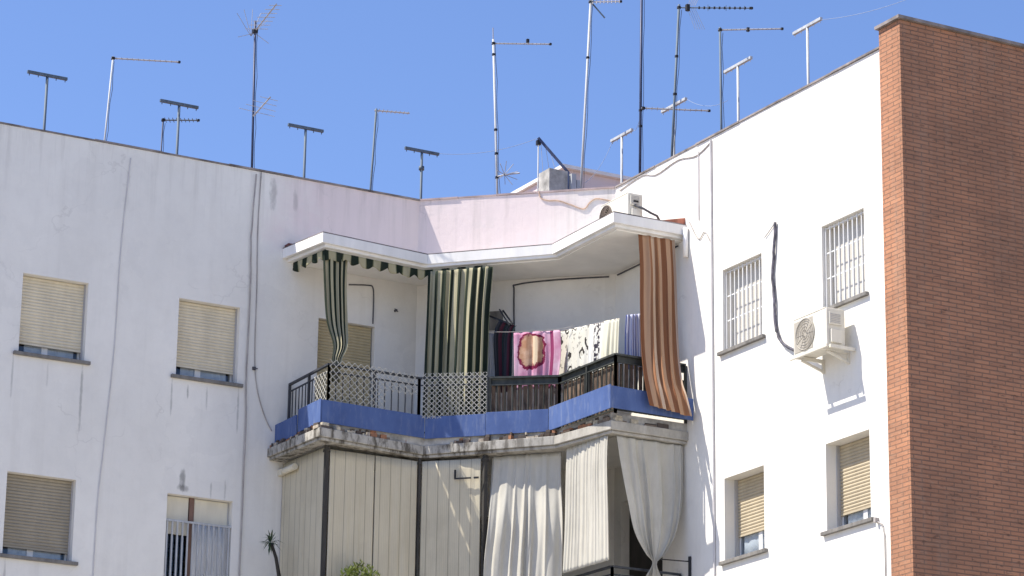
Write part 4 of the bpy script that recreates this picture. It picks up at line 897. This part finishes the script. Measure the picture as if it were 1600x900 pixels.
# G
t = mast((-2.61, 1.0, 16.49), (-2.548, 1.0, 17.83), 0.021, 'galv', 'plain grey mast with a short antenna pointing right, near the end of the left wing')
a, b = (-2.548, 1.0, 17.80), (-2.039, 0.838, 17.80); yagi(t, a, b, 8, 0.16, perp(a, b), r=0.006, taper=0.7, end=False)
# I
t = mast((-0.76, 0.241, 16.54), (-0.838, 0.314, 19.12), 0.022, 'galvlight', 'tall pale mast with black clamps, a long slim boom and a fan-shaped antenna low down', (18.86, 17.58, 17.18, 16.78))
MB().tube([(-0.838, 0.314, 19.12), (-0.845, 0.318, 19.32)], 0.008, 6).build('rod', 'alu', t)
a, b = (-0.835, 0.311, 19.05), (-0.04, -0.135, 19.05); bo = yagi(t, a, b, 14, 0.07, LOOK, taper=1)
MB().box(Vector((-0.44, -0.09, 19.02)), Vector((-0.40, -0.05, 19.08))).build('clamp', 'black', bo)
c = Vector((-0.70, 0.12, 16.80)); bo = MB().tube([(-0.775, 0.255, 16.79), c, c+Vector((0.16, -0.2, 0.0))], 0.012, 6).build('boom', 'alu', t)
for k in range(9):
    a_ = 2*math.pi*k/9+0.3; MB().tube([c, c+Vector((0.19*math.cos(a_), -0.10, 0.20*math.sin(a_)))], 0.0055, 5).build('element', 'alu', bo)
# J leaning frame
t = thing('leaning_frame', 'leaning frame of a pale upright and a dark diagonal bar beside the chimney', 'frame', (-0.13, 0.06, 15.2))
MB().tube([(-0.13, 0.06, 15.202), (-0.13, 0.06, 17.5)], 0.011, 8).build('upright', 'galvlight', t)
MB().beam((-0.13, 0.06, 17.50), (0.224, -0.267, 16.90), 0.04, 0.045).build('diagonal_bar', 'navy', t)
MB().tube([(0.226, -0.268, 15.202), (0.226, -0.268, 16.90)], 0.028, 8).build('post', 'navy', t)
MB().box((-0.16, 0.03, 17.38), (-0.10, 0.09, 17.46)).build('clamp', 'black', t)
for k in range(3): MB().tube([(-0.10+0.06*k, 0.03-0.055*k, 17.42-0.1*k), (-0.06+0.09*k, 0.0-0.08*k, 16.75)], 0.004, 5).build('wire', 'galvlight', t)
# K
t = mast((0.539, -0.151, 16.76), (0.646, -0.251, 20.1), 0.024, 'galvlight', 'very tall pale mast rising past the picture top behind the corner parapet', (18.92,))
yagi(t, (0.636, -0.24, 19.88), (1.045, -0.512, 19.88), 8, 0.16, (0.3, 0.5, 0.6), r=0.007, taper=0.8)
MB().tube([(0.66, -0.25, 19.86), (0.83, -0.369, 19.60)], 0.013, 6).build('strut', 'galv', t)
# M
t = mast((0.6, -1.84, 16.58), (0.6, -1.89, 20.2), 0.026, 'navy', 'thick dark blue mast, the tallest on the roof, running out of the picture top', (17.51, 17.25))
# N
t = mast((0.8, -2.447, 16.69), (0.8, -2.659, 19.03), 0.024, 'galv', 'tall grey mast carrying a dark many-lobed antenna pointing right', (18.2, 17.6))
a, b = Vector((0.8, -2.655, 18.98)), Vector((1.66, -3.38, 18.90)); bo = yagi(t, a, b, 4, 0.12, vert, mat='galv', br=0.010, end=True)
for i in range(11):
    p = a+(b-a)*(0.28+0.7*i/10); MB().box(p-Vector((0.012, 0.012, 0.02)), p+Vector((0.012, 0.012, 0.02))).build('element', 'black', bo, 0.003)
p = a+(b-a)*0.12
MB().box(p-Vector((0.03, 0.03, 0.055)), p+Vector((0.03, 0.03, 0.055))).build('dipole', 'black', bo, 0.01)
for s_ in (1, -1):
    mb = MB()
    for i in range(5): mb.tube([p+Vector((0.02*i, -0.02*i, 0.02*s_)), p+Vector((0.10+0.03*i, -0.06-0.02*i, 0.36*s_))], 0.004, 4)
    mb.build('reflector', 'alu', bo)
yagi(t, (0.457, -2.165, 17.42), (1.383, -2.593, 17.42), 12, 0.16, (0.5, 0.9, 0), r=0.004, taper=0.8, end=True)
# O
t = mast((0.8, -3.826, 16.72), (0.8, -3.809, 18.26), 0.022, 'galv', 'grey mast with one long slim boom pointing right over the sunlit wing')
a, b = (0.8, -3.81, 18.22), (1.569, -4.33, 18.22); bo = yagi(t, a, b, 14, 0.06, LOOK, taper=1)
MB().box(Vector((1.13, -4.06, 18.19)), Vector((1.17, -4.02, 18.25))).build('clamp', 'black', bo)
# faint guy wires
cable('guy_wire', [(-0.83, 0.31, 18.86), (-0.26, 1.25, 17.15), (0.3, 2.2, 15.4)], 0.0015, 'wire', 'faint guy wire running right from the pale mast with black clamps', 'wire', n=4)

# ---------------------------------------------------------------- plants
t = thing('yucca_plant', 'small yucca with leaning dark stem and spiky rosette beside the lower balcony', 'plant', (-4.60, -0.5, 9.36))
MB().tube([(-4.60, -0.5, 9.45), (-4.62, -0.5, 9.85), (-4.68, -0.5, 10.12), (-4.76, -0.5, 10.32)], 0.034, 8, 0.022).build('stem', 'stem', t)
rr = random.Random(12); mb = MB(); ctr = Vector((-4.77, -0.5, 10.34))
for k in range(52):
    th = rr.uniform(0, 2*math.pi); el = rr.uniform(-1.1, 1.4); Ln = rr.uniform(0.13, 0.22); d = Vector((math.cos(th)*math.cos(el), math.sin(th)*math.cos(el), math.sin(el)))
    sd = d.cross(Vector((0, 0, 1))).normalized()*0.011; m_ = ctr+d*Ln*0.5+Vector((0, 0, 0.015)); e_ = ctr+d*Ln-Vector((0, 0, 0.04*math.cos(el)))
    if k % 4 == 0: ctr2 = ctr-Vector((0.03, 0, 0.08)); m_ += ctr2-ctr; e_ += ctr2-ctr
    v = [mb.bm.verts.new(p) for p in (ctr, m_+sd, e_, m_-sd)]; mb.bm.faces.new(v)
mb.build('foliage', 'leafdark', t)
MB().tube([(-4.60, -0.5, 9.20), (-4.60, -0.5, 9.45)], 0.09, 14, 0.13).build('pot', 'pot', t)
mb = MB(); mb.box((-4.74, -0.64, 9.17), (-4.46, -0.002, 9.198)); mb.beam((-4.7, -0.5, 9.16), (-4.7, -0.02, 8.9), 0.02); mb.beam((-4.5, -0.5, 9.16), (-4.5, -0.02, 8.9), 0.02)
tag(mb.build('plant_shelf', 'iron'), 'iron wall shelf under the yucca pot', 'shelf')
t = thing('potted_bush', 'yellow green bush sprouting in front of the beige awnings on the lower balcony', 'plant', (-3.9, -1.62, 9.40))
MB().box((-4.15, -1.75, 9.40), (-3.65, -1.52, 9.62)).build('planter', 'pot', t, 0.01)
mb = MB()
for k in range(420):
    th = rr.uniform(0, 6.28); r_ = rr.random()**0.5; c = Vector((-3.88+0.30*r_*math.cos(th), -1.64+0.12*r_*math.sin(th), 9.64+0.31*rr.random()*(1-0.6*r_*r_)))
    d = Vector((rr.uniform(-1, 1), rr.uniform(-1, 1), rr.uniform(0.1, 1.2))).normalized(); sd = d.cross(Vector((rr.uniform(-1, 1), rr.uniform(-1, 1), 0.3))).normalized()*rr.uniform(0.008, 0.015); Ln = rr.uniform(0.05, 0.10)
    v = [mb.bm.verts.new(p) for p in (c, c+d*Ln*0.5+sd, c+d*Ln, c+d*Ln*0.5-sd)]; mb.bm.faces.new(v)
mb.build('foliage', 'leaflight', t)
